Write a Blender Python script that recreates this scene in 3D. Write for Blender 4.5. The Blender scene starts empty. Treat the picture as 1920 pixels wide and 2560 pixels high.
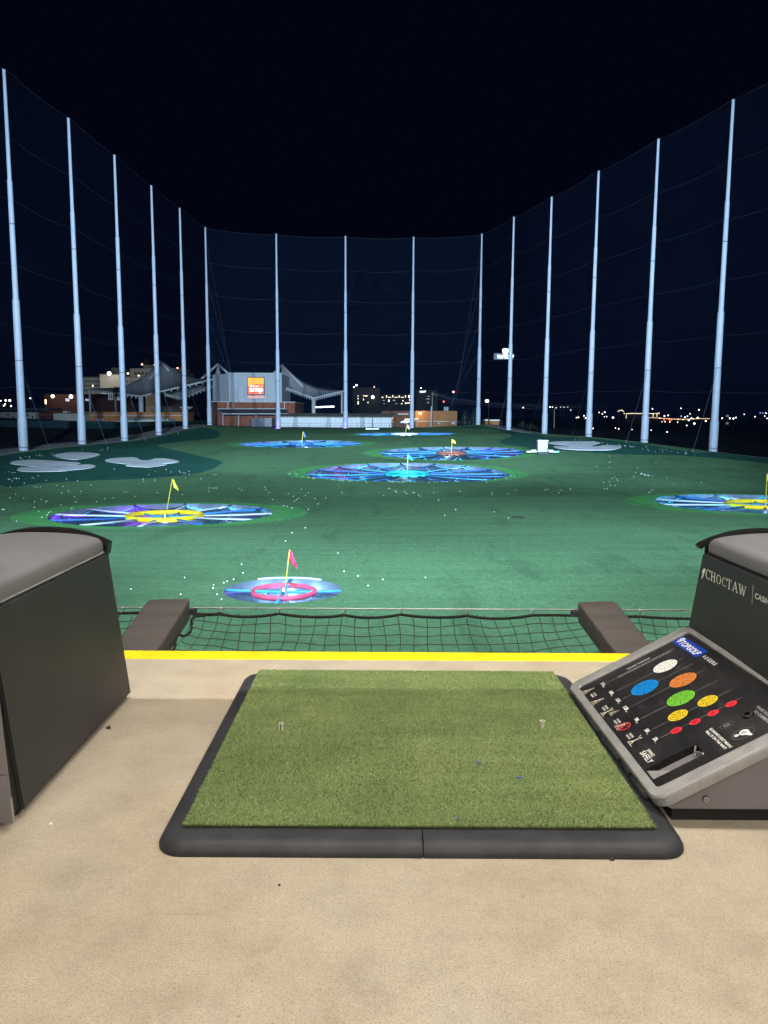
import bpy, bmesh, math, random
import numpy as np
from mathutils import Vector, Matrix
from mathutils.geometry import delaunay_2d_cdt

random.seed(7)
rng = np.random.default_rng(11)
SC = bpy.context.scene
COL = SC.collection
R = math.radians

# ------------------------------------------------------------------ camera model
F = 1927.0                      # focal length in photo pixels (1920 x 2560)
PITCH = math.atan(240 / F)
ROLL = R(0.33)
EYE = 1.36                      # camera height over the deck


def ray(x, y):
    cx = (x - 960) / F
    cy = (1280 - y) / F
    u = cx * math.cos(ROLL) - cy * math.sin(ROLL)
    v = cx * math.sin(ROLL) + cy * math.cos(ROLL)
    return Vector((u, math.cos(PITCH) + v * math.sin(PITCH), v * math.cos(PITCH) - math.sin(PITCH)))


def at(x, y, Y):
    """the point of the place seen at photo pixel (x, y), Y metres out from the bay"""
    d = ray(x, y)
    return Vector((0, 0, EYE)) + d * (Y / d.y)


# ------------------------------------------------------------------ materials
def nodes_of(name):
    m = bpy.data.materials.new(name)
    m.use_nodes = True
    nt = m.node_tree
    return m, nt, nt.nodes, nt.links, nt.nodes['Principled BSDF']


def obj_coord(N, L, scale=(1, 1, 1)):
    tc = N.new('ShaderNodeTexCoord')
    mp = N.new('ShaderNodeMapping')
    mp.inputs['Scale'].default_value = scale
    L.new(tc.outputs['Object'], mp.inputs['Vector'])
    return mp.outputs['Vector']


def noise(N, L, vec, scale, detail=3.0, rough=0.55):
    n = N.new('ShaderNodeTexNoise')
    n.inputs['Scale'].default_value = scale
    n.inputs['Detail'].default_value = detail
    n.inputs['Roughness'].default_value = rough
    L.new(vec, n.inputs['Vector'])
    return n.outputs['Fac']


def ramp(N, L, fac, stops):
    r = N.new('ShaderNodeValToRGB')
    e = r.color_ramp.elements
    while len(e) < len(stops):
        e.new(0.5)
    for el, (p, c) in zip(e, stops):
        el.position = p
        el.color = (c[0], c[1], c[2], 1)
    L.new(fac, r.inputs['Fac'])
    return r.outputs['Color']


def mixc(N, L, fac, a, b, mode='MIX'):
    m = N.new('ShaderNodeMix')
    m.data_type = 'RGBA'
    m.blend_type = mode
    for sock, v in ((m.inputs[0], fac), (m.inputs[6], a), (m.inputs[7], b)):
        if isinstance(v, (int, float)):
            sock.default_value = v
        elif isinstance(v, tuple):
            sock.default_value = (v[0], v[1], v[2], 1)
        else:
            L.new(v, sock)
    return m.outputs[2]


def bumped(N, L, bsdf, fac, strength, dist):
    b = N.new('ShaderNodeBump')
    b.inputs['Strength'].default_value = strength
    b.inputs['Distance'].default_value = dist
    L.new(fac, b.inputs['Height'])
    L.new(b.outputs['Normal'], bsdf.inputs['Normal'])


def scaled(c, k):
    return (min(c[0] * k, 1), min(c[1] * k, 1), min(c[2] * k, 1))


def M(name, col, rough=0.6, var=0.18, scale=6.0, bump=0.0, bscale=60.0, bdist=0.004, metal=0.0, spec=0.4,
      stretch=(1, 1, 1)):
    m, nt, N, L, b = nodes_of(name)
    v = obj_coord(N, L, stretch)
    n1 = noise(N, L, v, scale, 5.0, 0.6)
    c = ramp(N, L, n1, [(0.3, scaled(col, 1 - var)), (0.7, scaled(col, 1 + var))])
    L.new(c, b.inputs['Base Color'])
    b.inputs['Roughness'].default_value = rough
    b.inputs['Metallic'].default_value = metal
    b.inputs['Specular IOR Level'].default_value = spec
    if bump:
        bumped(N, L, b, noise(N, L, v, bscale, 4.0), bump, bdist)
    return m


def emit(name, col, strength):
    m, nt, N, L, b = nodes_of(name)
    b.inputs['Base Color'].default_value = (col[0], col[1], col[2], 1)
    b.inputs['Emission Color'].default_value = (col[0], col[1], col[2], 1)
    b.inputs['Emission Strength'].default_value = strength
    return m


def turf(name, col, k=0.8, big=0.22):
    """short artificial turf: blades scatter light like small upright surfaces"""
    m, nt, N, L, b = nodes_of(name)
    v = obj_coord(N, L)
    n1 = noise(N, L, v, 0.06, 4, 0.6)
    vs = obj_coord(N, L, (0.05, 0.9, 1))
    n2 = noise(N, L, vs, 1.0, 5, 0.65)
    vd = obj_coord(N, L, (0.7, 0.12, 1))
    n4 = noise(N, L, vd, 1.0, 4, 0.6)
    n3 = noise(N, L, v, 5.0, 5, 0.7)
    c1 = ramp(N, L, n1, [(0.3, scaled(col, 1 - big)), (0.7, scaled(col, 1 + big))])
    c2 = mixc(N, L, 0.45, c1, ramp(N, L, n2, [(0.32, (0.6, 0.62, 0.64)), (0.62, (1.06, 1.05, 1.02))]), 'MULTIPLY')
    c3 = mixc(N, L, 0.42, c2, ramp(N, L, n4, [(0.34, (0.55, 0.57, 0.6)), (0.44, (1, 1, 1))]), 'MULTIPLY')
    c4 = mixc(N, L, 0.6, c3, ramp(N, L, n3, [(0.3, (0.65, 0.65, 0.65)), (0.7, (1.25, 1.25, 1.25))]), 'MULTIPLY')
    L.new(c4, b.inputs['Base Color'])
    b.inputs['Roughness'].default_value = 0.9
    b.inputs['Specular IOR Level'].default_value = 0.08
    wn = N.new('ShaderNodeTexWhiteNoise')
    wn.noise_dimensions = '3D'
    sc = N.new('ShaderNodeVectorMath')
    sc.operation = 'SCALE'
    sc.inputs['Scale'].default_value = 90
    L.new(v, sc.inputs[0])
    fl = N.new('ShaderNodeVectorMath')
    fl.operation = 'FLOOR'
    L.new(sc.outputs[0], fl.inputs[0])
    L.new(fl.outputs[0], wn.inputs['Vector'])
    sub = N.new('ShaderNodeVectorMath')
    sub.operation = 'SUBTRACT'
    sub.inputs[1].default_value = (0.5, 0.5, 0.5)
    L.new(wn.outputs['Color'], sub.inputs[0])
    mul = N.new('ShaderNodeVectorMath')
    mul.operation = 'SCALE'
    mul.inputs['Scale'].default_value = k * 2
    L.new(sub.outputs[0], mul.inputs[0])
    geo = N.new('ShaderNodeNewGeometry')
    add = N.new('ShaderNodeVectorMath')
    L.new(mul.outputs[0], add.inputs[0])
    L.new(geo.outputs['Normal'], add.inputs[1])
    nor = N.new('ShaderNodeVectorMath')
    nor.operation = 'NORMALIZE'
    L.new(add.outputs[0], nor.inputs[0])
    L.new(nor.outputs[0], b.inputs['Normal'])
    return m


def concrete(name):
    m, nt, N, L, b = nodes_of(name)
    v = obj_coord(N, L)
    n1 = noise(N, L, v, 0.9, 5, 0.6)
    n2 = noise(N, L, v, 5.0, 8, 0.72)
    n3 = noise(N, L, v, 48.0, 3, 0.6)
    n4 = noise(N, L, v, 190.0, 2, 0.6)
    c = ramp(N, L, n1, [(0.30, (0.375, 0.312, 0.222)), (0.5, (0.415, 0.358, 0.275)), (0.72, (0.435, 0.392, 0.318))])
    c = mixc(N, L, 0.55, c, ramp(N, L, n2, [(0.30, (0.72, 0.71, 0.70)), (0.5, (1, 1, 1)), (0.72, (1.20, 1.18, 1.14))]), 'MULTIPLY')
    c = mixc(N, L, 0.30, c, ramp(N, L, n3, [(0.3, (0.78, 0.78, 0.78)), (0.7, (1.16, 1.16, 1.16))]), 'MULTIPLY')
    c = mixc(N, L, 0.68, c, ramp(N, L, n4, [(0.27, (0.42, 0.42, 0.42)), (0.46, (1, 1, 1)), (0.72, (1.3, 1.3, 1.3))]), 'MULTIPLY')
    # marbled trowel marks: thin pale veins where a distorted noise crosses its middle
    nv = N.new('ShaderNodeTexNoise')
    nv.inputs['Scale'].default_value = 3.2
    nv.inputs['Detail'].default_value = 6
    nv.inputs['Distortion'].default_value = 1.6
    L.new(v, nv.inputs['Vector'])
    c = mixc(N, L, ramp(N, L, nv.outputs['Fac'], [(0.46, (0, 0, 0)), (0.5, (0.08, 0.08, 0.08)), (0.54, (0, 0, 0))]), c, (0.55, 0.51, 0.43))
    # broad grey stains and small dark spots
    n5 = noise(N, L, v, 1.7, 4, 0.55)
    c = mixc(N, L, ramp(N, L, n5, [(0.60, (0, 0, 0)), (0.78, (0.3, 0.3, 0.3))]), c, (0.25, 0.235, 0.205))
    vq = obj_coord(N, L, (1.3, 16, 1))
    n7 = noise(N, L, vq, 1.0, 3, 0.55)
    vr = N.new('ShaderNodeMapping')
    vr.inputs['Rotation'].default_value = (0, 0, 0.9)
    vr.inputs['Scale'].default_value = (1.1, 22, 1)
    L.new(v, vr.inputs['Vector'])
    n8 = noise(N, L, vr.outputs['Vector'], 1.0, 3, 0.55)
    for nn_ in (n7, n8):
        c = mixc(N, L, ramp(N, L, nn_, [(0.70, (0, 0, 0)), (0.76, (0.22, 0.22, 0.22))]), c, (0.20, 0.185, 0.165))
    n6 = noise(N, L, v, 26.0, 2, 0.5)
    c = mixc(N, L, ramp(N, L, n6, [(0.73, (0, 0, 0)), (0.78, (0.55, 0.55, 0.55))]), c, (0.16, 0.14, 0.12))
    L.new(c, b.inputs['Base Color'])
    L.new(ramp(N, L, n2, [(0.3, (0.38, 0.38, 0.38)), (0.7, (0.62, 0.62, 0.62))]), b.inputs['Roughness'])
    b.inputs['Specular IOR Level'].default_value = 0.4
    bumped(N, L, b, n3, 0.10, 0.001)
    return m


def translucent(name, col, opacity, tint_noise=0.3):
    m, nt, N, L, b = nodes_of(name)
    v = obj_coord(N, L)
    c = ramp(N, L, noise(N, L, v, 1.2, 4), [(0.3, scaled(col, 1 - tint_noise)), (0.7, scaled(col, 1 + tint_noise))])
    L.new(c, b.inputs['Base Color'])
    b.inputs['Roughness'].default_value = 0.7
    b.inputs['Specular IOR Level'].default_value = 0.2
    f = ramp(N, L, noise(N, L, v, 2.5, 3), [(0.3, (opacity * 0.7,) * 3), (0.7, (min(opacity * 1.3, 1),) * 3)])
    L.new(f, b.inputs['Alpha'])
    return m


MAT = {}
MAT['concrete'] = concrete('concrete')
MAT['yellow_edge'] = M('yellow_edge', (0.86, 0.62, 0.008), 0.5, 0.16, 5, 0.15, 40)
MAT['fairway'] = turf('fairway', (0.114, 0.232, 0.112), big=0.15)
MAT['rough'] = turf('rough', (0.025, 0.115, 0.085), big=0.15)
MAT['collar'] = turf('collar', (0.11, 0.37, 0.115), big=0.12)  # paler turf, with some glow of the target lamps put into the colour
MAT['soil'] = M('soil', (0.020, 0.019, 0.018), 0.95, 0.4, 0.15, 0, spec=0.05)
MAT['path'] = M('path', (0.24, 0.23, 0.225), 0.9, 0.25, 0.6, spec=0.1)
MAT['sand'] = M('sand', (0.58, 0.58, 0.60), 0.95, 0.2, 0.35, spec=0.1)
MAT['pole'] = M('pole', (0.33, 0.365, 0.43), 0.55, 0.10, 0.5, spec=0.3, stretch=(1, 1, 0.25))
MAT['pole_dark'] = M('pole_dark', (0.10, 0.11, 0.13), 0.6, 0.1)
MAT['thread'] = M('thread', (0.022, 0.050, 0.108), 0.9, 0.05, spec=0.0)
MAT['cable'] = M('cable', (0.07, 0.08, 0.10), 0.6, 0.05)
MAT['charcoal'] = M('charcoal', (0.032, 0.033, 0.039), 0.52, 0.22, 2.5, 0.25, 420, 0.0006, spec=0.45)
MAT['charcoal_dark'] = M('charcoal_dark', (0.012, 0.012, 0.013), 0.6, 0.1)
MAT['plate'] = M('plate', (0.19, 0.175, 0.188), 0.5, 0.10, 3.0, 0.2, 350, 0.0006)
MAT['cushion'] = M('cushion', (0.165, 0.168, 0.180), 0.55, 0.08, 4.0, 0.35, 700, 0.0006, spec=0.4)
MAT['rim'] = M('rim', (0.012, 0.012, 0.013), 0.35, 0.2, 8.0, 0.1, 60)
MAT['trim'] = M('trim', (0.5, 0.5, 0.5), 0.35, 0.1, 20, metal=0.6)
MAT['rubber'] = M('rubber', (0.030, 0.032, 0.038), 0.55, 0.35, 9.0, 0.45, 500, 0.0012, spec=0.4)
MAT['backing'] = M('backing', (0.06, 0.085, 0.03), 0.95, 0.2)
MAT['tee'] = M('tee', (0.80, 0.77, 0.68), 0.6, 0.25, 60)
MAT['tee_dark'] = M('tee_dark', (0.04, 0.035, 0.03), 0.8, 0.1)
MAT['blue_plastic'] = M('blue_plastic', (0.07, 0.16, 0.5), 0.4, 0.1)
MAT['vinyl'] = M('vinyl', (0.074, 0.063, 0.058), 0.45, 0.06, 3.0, 0.35, 4.0, 0.03, spec=0.35, stretch=(0.7, 1.6, 1))
MAT['rope'] = M('rope', (0.018, 0.017, 0.016), 0.9, 0.5, 60, 0.8, 120, 0.006)
MAT['net_rope'] = M('net_rope', (0.022, 0.022, 0.020), 0.9, 0.3, 60)
MAT['steel'] = M('steel', (0.45, 0.45, 0.45), 0.4, 0.1, 20, metal=0.7)
MAT['silver'] = M('silver', (0.35, 0.35, 0.35), 0.45, 0.16, 14.0, 0.2, 90, 0.001, metal=0.25)
MAT['ink_black'] = M('ink_black', (0.006, 0.006, 0.007), 0.5, 0.1)
MAT['ink_white'] = M('ink_white', (0.86, 0.86, 0.84), 0.6, 0.08, 90)
MAT['ink_cream'] = M('ink_cream', (0.66, 0.62, 0.50), 0.6, 0.12, 90)
MAT['ink_grey'] = M('ink_grey', (0.20, 0.20, 0.20), 0.6, 0.25, 40)
MAT['ink_lightgrey'] = M('ink_lightgrey', (0.42, 0.42, 0.42), 0.6, 0.3, 60)
MAT['ink_blue'] = M('ink_blue', (0.010, 0.055, 0.46), 0.5, 0.08, 40)
MAT['ink_cyan'] = M('ink_cyan', (0.004, 0.27, 0.78), 0.5, 0.06, 40)
MAT['ink_orange'] = M('ink_orange', (0.74, 0.25, 0.055), 0.5, 0.06, 40)
MAT['ink_green'] = M('ink_green', (0.18, 0.58, 0.045), 0.5, 0.06, 40)
MAT['ink_yellow'] = M('ink_yellow', (0.80, 0.60, 0.02), 0.5, 0.06, 40)
MAT['ink_red'] = M('ink_red', (0.74, 0.03, 0.055), 0.5, 0.06, 40)
MAT['ball'] = M('ball', (0.85, 0.85, 0.82), 0.4, 0.03)
MAT['liner'] = M('liner', (0.078, 0.105, 0.145), 0.7, 0.35, 1.2, 0.6, 3.0, 0.1)  # white tarp; the blue of the pit lamps is put into its colour
MAT['band_white'] = M('band_white', (0.50, 0.52, 0.55), 0.7, 0.08)
MAT['band_blue'] = M('band_blue', (0.05, 0.29, 0.44), 0.7, 0.2, 2.0)
MAT['dark_cord'] = M('dark_cord', (0.01, 0.012, 0.02), 0.9, 0.1)
MAT['pit_net'] = translucent('pit_net', (0.020, 0.042, 0.065), 0.50, 0.2)
MAT['ring_yellow'] = M('ring_yellow', (0.85, 0.58, 0.01), 0.55, 0.14, 2.0, 0.4, 6, 0.03)
MAT['ring_red'] = M('ring_red', (0.62, 0.07, 0.14), 0.55, 0.25, 3.0, 0.5, 6, 0.03)
MAT['ring_teal'] = M('ring_teal', (0.02, 0.36, 0.38), 0.55, 0.2, 2.0)
MAT['ring_brown'] = M('ring_brown', (0.20, 0.07, 0.05), 0.55, 0.2, 2.0)
MAT['ring_blue'] = M('ring_blue', (0.03, 0.12, 0.42), 0.55, 0.2, 2.0)
MAT['ring_white'] = M('ring_white', (0.72, 0.75, 0.78), 0.55, 0.1, 2.0)
MAT['flag_red'] = M('flag_red', (0.85, 0.05, 0.16), 0.7, 0.1)
MAT['flag_yellow'] = M('flag_yellow', (0.80, 0.66, 0.07), 0.7, 0.1)
MAT['flag_teal'] = M('flag_teal', (0.03, 0.34, 0.36), 0.7, 0.1)
MAT['flag_blue'] = M('flag_blue', (0.07, 0.14, 0.50), 0.7, 0.1)
MAT['flag_white'] = M('flag_white', (0.75, 0.77, 0.72), 0.7, 0.1)
MAT['pole_yellow'] = M('pole_yellow', (0.62, 0.50, 0.05), 0.5, 0.1)
MAT['brick'] = M('brick', (0.24, 0.085, 0.046), 0.9, 0.2, 0.8, spec=0.1)
MAT['brick_dark'] = M('brick_dark', (0.075, 0.034, 0.026), 0.9, 0.25, 0.8, spec=0.1)
MAT['stage_wall'] = M('stage_wall', (0.44, 0.46, 0.50), 0.7, 0.16, 1.3, spec=0.2, stretch=(1, 1, 0.05))
MAT['white_trim'] = M('white_trim', (0.5, 0.5, 0.5), 0.7, 0.08, spec=0.2)
MAT['dark_roof'] = M('dark_roof', (0.055, 0.055, 0.06), 0.8, 0.2, 0.5)
MAT['tan_roof'] = M('tan_roof', (0.36, 0.36, 0.28), 0.8, 0.15, 0.6, spec=0.1)
MAT['shed_wall'] = M('shed_wall', (0.66, 0.68, 0.70), 0.7, 0.22, 1.0, spec=0.2, stretch=(3.0, 1, 0.06))
MAT['container'] = M('container', (0.14, 0.145, 0.16), 0.7, 0.15, 0.8)
MAT['container_pale'] = M('container_pale', (0.30, 0.31, 0.33), 0.7, 0.15, 0.8)
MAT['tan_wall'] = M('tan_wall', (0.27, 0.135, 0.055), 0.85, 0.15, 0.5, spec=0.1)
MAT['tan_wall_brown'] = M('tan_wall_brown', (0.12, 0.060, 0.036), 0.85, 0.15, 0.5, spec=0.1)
MAT['pale_wall'] = M('pale_wall', (0.42, 0.42, 0.37), 0.85, 0.12, 0.3, spec=0.1)
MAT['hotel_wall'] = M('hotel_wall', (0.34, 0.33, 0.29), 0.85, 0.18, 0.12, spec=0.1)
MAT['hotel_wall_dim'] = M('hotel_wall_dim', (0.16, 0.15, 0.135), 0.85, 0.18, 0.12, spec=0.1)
MAT['far_wall'] = M('far_wall', (0.06, 0.055, 0.05), 0.9, 0.2, 0.1, spec=0.0)
MAT['window'] = M('window', (0.015, 0.018, 0.024), 0.3, 0.3, 0.5)
MAT['screen'] = M('screen', (0.014, 0.032, 0.034), 0.95, 0.3, 0.3, spec=0.0)
MAT['membrane'] = M('membrane', (0.25, 0.255, 0.265), 0.7, 0.10, 0.12, spec=0.2)
MAT['truss'] = M('truss', (0.48, 0.49, 0.50), 0.6, 0.1, spec=0.3)
MAT['pad_white'] = M('pad_white', (0.52, 0.54, 0.56), 0.7, 0.12, 2.0)
MAT['pad_cloth'] = M('pad_cloth', (0.33, 0.35, 0.38), 0.8, 0.25, 2.5, 0.4, 3, 0.05)
MAT['pad_teal'] = M('pad_teal', (0.12, 0.5, 0.42), 0.7, 0.1)
MAT['dark_metal'] = M('dark_metal', (0.03, 0.033, 0.04), 0.7, 0.2)
MAT['wood_pole'] = M('wood_pole', (0.20, 0.19, 0.17), 0.8, 0.2, 1.0)
MAT['car_paint'] = M('car_paint', (0.04, 0.045, 0.055), 0.35, 0.1)
MAT['bush'] = M('bush', (0.02, 0.035, 0.018), 0.9, 0.4, 1.0, spec=0.05)
MAT['grate'] = M('grate', (0.045, 0.04, 0.035), 0.8, 0.2)
MAT['lamp_white'] = emit('lamp_white', (1.0, 0.95, 0.82), 6.0)
MAT['lamp_cool'] = emit('lamp_cool', (0.85, 0.93, 1.0), 9.0)
MAT['lamp_warm'] = emit('lamp_warm', (1.0, 0.72, 0.38), 6.0)
MAT['lamp_red'] = emit('lamp_red', (1.0, 0.10, 0.06), 4.0)
MAT['lamp_pink'] = emit('lamp_pink', (1.0, 0.45, 0.35), 5.0)
MAT['lamp_blue'] = emit('lamp_blue', (0.30, 0.42, 1.0), 2.5)
MAT['win_lit'] = emit('win_lit', (1.0, 0.85, 0.62), 1.6)
MAT['win_dim'] = emit('win_dim', (0.75, 0.80, 0.95), 0.25)
MAT['sign_white'] = emit('sign_white', (0.92, 1.0, 0.97), 1.15)
MAT['sign_red'] = emit('sign_red', (1.0, 0.115, 0.045), 0.85)
MAT['sign_orange'] = emit('sign_orange', (1.0, 0.36, 0.02), 0.95)
MAT['sign_text'] = emit('sign_text', (1.0, 0.93, 0.86), 1.1)
MAT['eye_glass'] = M('eye_glass', (0.01, 0.004, 0.006), 0.15, 0.1)


def blade_mat():
    m, nt, N, L, b = nodes_of('turf_blades')
    geo = N.new('ShaderNodeNewGeometry')
    c = ramp(N, L, geo.outputs['Random Per Island'],
             [(0.0, (0.16, 0.235, 0.085)), (0.45, (0.23, 0.32, 0.115)), (0.8, (0.29, 0.385, 0.155)), (1.0, (0.43, 0.50, 0.28))])
    v = obj_coord(N, L)
    n1 = noise(N, L, v, 2.2, 4, 0.6)
    c = mixc(N, L, 0.8, c, ramp(N, L, n1, [(0.32, (0.78, 0.84, 0.74)), (0.68, (1.25, 1.16, 1.12))]), 'MULTIPLY')
    vs = obj_coord(N, L, (0.8, 9, 1))
    n2 = noise(N, L, vs, 1.0, 4, 0.6)
    c = mixc(N, L, 0.6, c, ramp(N, L, n2, [(0.32, (0.8, 0.8, 0.8)), (0.68, (1.18, 1.18, 1.18))]), 'MULTIPLY')
    L.new(c, b.inputs['Base Color'])
    b.inputs['Roughness'].default_value = 0.6
    b.inputs['Specular IOR Level'].default_value = 0.25
    return m


MAT['blades'] = blade_mat()


def panel_mat():
    m, nt, N, L, b = nodes_of('panel_face')
    v = obj_coord(N, L)
    vs = obj_coord(N, L, (1, 0.35, 1))
    n1 = noise(N, L, vs, 22, 6, 0.75)
    n2 = noise(N, L, v, 3.0, 3, 0.5)
    c = ramp(N, L, n1, [(0.35, (0.011, 0.011, 0.013)), (0.6, (0.022, 0.022, 0.024)), (0.78, (0.075, 0.075, 0.075))])
    L.new(c, b.inputs['Base Color'])
    L.new(ramp(N, L, n2, [(0.35, (0.34, 0.34, 0.34)), (0.7, (0.6, 0.6, 0.6))]), b.inputs['Roughness'])
    return m


MAT['panel_face'] = panel_mat()


# ------------------------------------------------------------------ mesh builder
class MB:
    def __init__(s):
        s.v, s.f, s.mi, s.mats = [], [], [], []

    def slot(s, mat):
        if mat not in s.mats:
            s.mats.append(mat)
        return s.mats.index(mat)

    def add(s, verts, faces, mat=None):
        k = s.slot(mat)
        o = len(s.v)
        s.v += [tuple(p) for p in verts]
        for fc in faces:
            s.f.append(tuple(i + o for i in fc))
            s.mi.append(k)
        return s

    def box(s, a, b, mat=None, bev=0.0):
        x0, y0, z0 = (min(a[i], b[i]) for i in range(3))
        x1, y1, z1 = (max(a[i], b[i]) for i in range(3))
        if bev <= 0:
            vs = [(x0, y0, z0), (x1, y0, z0), (x1, y1, z0), (x0, y1, z0), (x0, y0, z1), (x1, y0, z1), (x1, y1, z1), (x0, y1, z1)]
            fs = [(0, 3, 2, 1), (4, 5, 6, 7), (0, 1, 5, 4), (1, 2, 6, 5), (2, 3, 7, 6), (3, 0, 4, 7)]
            return s.add(vs, fs, mat)
        bm = bmesh.new()
        bmesh.ops.create_cube(bm, size=1)
        for v in bm.verts:
            v.co = Vector(((x0 + x1) / 2 + v.co.x * (x1 - x0), (y0 + y1) / 2 + v.co.y * (y1 - y0), (z0 + z1) / 2 + v.co.z * (z1 - z0)))
        bmesh.ops.bevel(bm, geom=bm.edges[:], offset=bev, segments=3, affect='EDGES', profile=0.5)
        return s.bm(bm, mat)

    def bm(s, bm, mat=None, mtx=None):
        bm.verts.index_update()
        vs = [(mtx @ v.co if mtx else v.co.copy()) for v in bm.verts]
        fs = [[v.index for v in fc.verts] for fc in bm.faces]
        bm.free()
        return s.add(vs, fs, mat)

    def hexa(s, lo, hi, mat=None):
        """eight corners: four of the bottom loop, four of the top loop"""
        vs = list(lo) + list(hi)
        n = len(lo)
        fs = [tuple(reversed(range(n))), tuple(range(n, 2 * n))]
        for i in range(n):
            j = (i + 1) % n
            fs.append((i, j, n + j, n + i))
        return s.add(vs, fs, mat)

    def tube(s, pts, r, n=8, mat=None, caps=True, flat=1.0):
        pts = [Vector(p) for p in pts]
        rs = r if isinstance(r, (list, tuple)) else [r] * len(pts)
        vs, fs = [], []
        up = None
        for i, p in enumerate(pts):
            t = (pts[min(i + 1, len(pts) - 1)] - pts[max(i - 1, 0)])
            t = t.normalized() if t.length > 1e-9 else Vector((0, 0, 1))
            if up is None:
                up = Vector((0, 0, 1)) if abs(t.z) < 0.9 else Vector((1, 0, 0))
            a = t.cross(up)
            if a.length < 1e-6:
                a = t.cross(Vector((0, 1, 0)))
            a.normalize()
            b = a.cross(t).normalized()
            for k in range(n):
                w = 2 * math.pi * k / n
                vs.append(p + a * (math.cos(w) * rs[i]) + b * (math.sin(w) * rs[i] * flat))
        for i in range(len(pts) - 1):
            for k in range(n):
                k2 = (k + 1) % n
                fs.append((i * n + k, i * n + k2, (i + 1) * n + k2, (i + 1) * n + k))
        if caps:
            fs.append(tuple(reversed(range(n))))
            fs.append(tuple(range((len(pts) - 1) * n, len(pts) * n)))
        return s.add(vs, fs, mat)

    def ring(s, c, rad, tr, n=40, m=8, mat=None, flat=1.0, zf=None, wob=0.0):
        vs, fs = [], []
        for i in range(n):
            a = 2 * math.pi * i / n
            rr = rad * (1 + wob * math.sin(5 * a + 1.3))
            for k in range(m):
                w = 2 * math.pi * k / m
                q = rr + tr * math.cos(w)
                x, y = c[0] + q * math.cos(a), c[1] + q * math.sin(a)
                z = (zf(x, y) if zf else c[2]) + tr * flat * math.sin(w)
                vs.append((x, y, z))
        for i in range(n):
            i2 = (i + 1) % n
            for k in range(m):
                k2 = (k + 1) % m
                fs.append((i * m + k, i2 * m + k, i2 * m + k2, i * m + k2))
        return s.add(vs, fs, mat)

    def sphere(s, c, r, u=10, v=7, mat=None, sz=1.0):
        bm = bmesh.new()
        bmesh.ops.create_uvsphere(bm, u_segments=u, v_segments=v, radius=r)
        return s.bm(bm, mat, Matrix.Translation(Vector(c)) @ Matrix.Diagonal((1, 1, sz, 1)))

    def build(s, name, mat=None, parent=None, smooth=False):
        me = bpy.data.meshes.new(name)
        off = Vector((0, 0, 0))
        if parent is not None:
            p = parent
            while p is not None:
                off += p.location
                p = p.parent
        vs = [(v[0] - off.x, v[1] - off.y, v[2] - off.z) for v in s.v]
        me.from_pydata(vs, [], s.f)
        for mt in s.mats:
            me.materials.append(mt if mt is not None else mat)
        if len(s.mats) > 1:
            me.polygons.foreach_set('material_index', s.mi)
        if smooth:
            me.polygons.foreach_set('use_smooth', [True] * len(me.polygons))
            if smooth is not True:
                try:
                    me.set_sharp_from_angle(angle=R(smooth))
                except Exception:
                    pass
        me.update()
        o = bpy.data.objects.new(name, me)
        COL.objects.link(o)
        if parent is not None:
            o.parent = parent
        return o


def tag(o, label=None, cat=None, group=None, kind=None):
    if label:
        o['label'] = label
    if cat:
        o['category'] = cat
    if group:
        o['group'] = group
    if kind:
        o['kind'] = kind
    return o


def thing(name, label, cat, loc=(0, 0, 0), group=None):
    o = bpy.data.objects.new(name, None)
    o.location = loc
    o.empty_display_size = 0.2
    COL.objects.link(o)
    return tag(o, label, cat, group)


def copy_tree(o, parent=None):
    kids = list(o.children)
    c = o.copy()
    COL.objects.link(c)
    if parent is not None:
        c.parent = parent
    for ch in kids:
        copy_tree(ch, c)
    return c


def text_into(mb, string, origin, right, up, height, width=None, bold=0.0, shear=0.0, mat=None, center=False):
    cu = bpy.data.curves.new('text', 'FONT')
    cu.body = string
    cu.offset = bold
    cu.shear = shear
    cu.resolution_u = 3
    ob = bpy.data.objects.new('text', cu)
    COL.objects.link(ob)
    dg = bpy.context.evaluated_depsgraph_get()
    me = bpy.data.meshes.new_from_object(ob.evaluated_get(dg))
    vs = [v.co.copy() for v in me.vertices]
    fs = [tuple(p.vertices) for p in me.polygons]
    bpy.data.objects.remove(ob)
    bpy.data.curves.remove(cu)
    bpy.data.meshes.remove(me)
    x0, x1 = min(v.x for v in vs), max(v.x for v in vs)
    y0, y1 = min(v.y for v in vs), max(v.y for v in vs)
    ky = height / (y1 - y0)
    kx = width / (x1 - x0) if width else ky
    o, r, u = Vector(origin), Vector(right).normalized(), Vector(up).normalized()
    if center:
        o = o - r * (kx * (x1 - x0) / 2)
    mb.add([o + r * ((v.x - x0) * kx) + u * ((v.y - y0) * ky) for v in vs], fs, mat)
    return kx * (x1 - x0)


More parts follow.
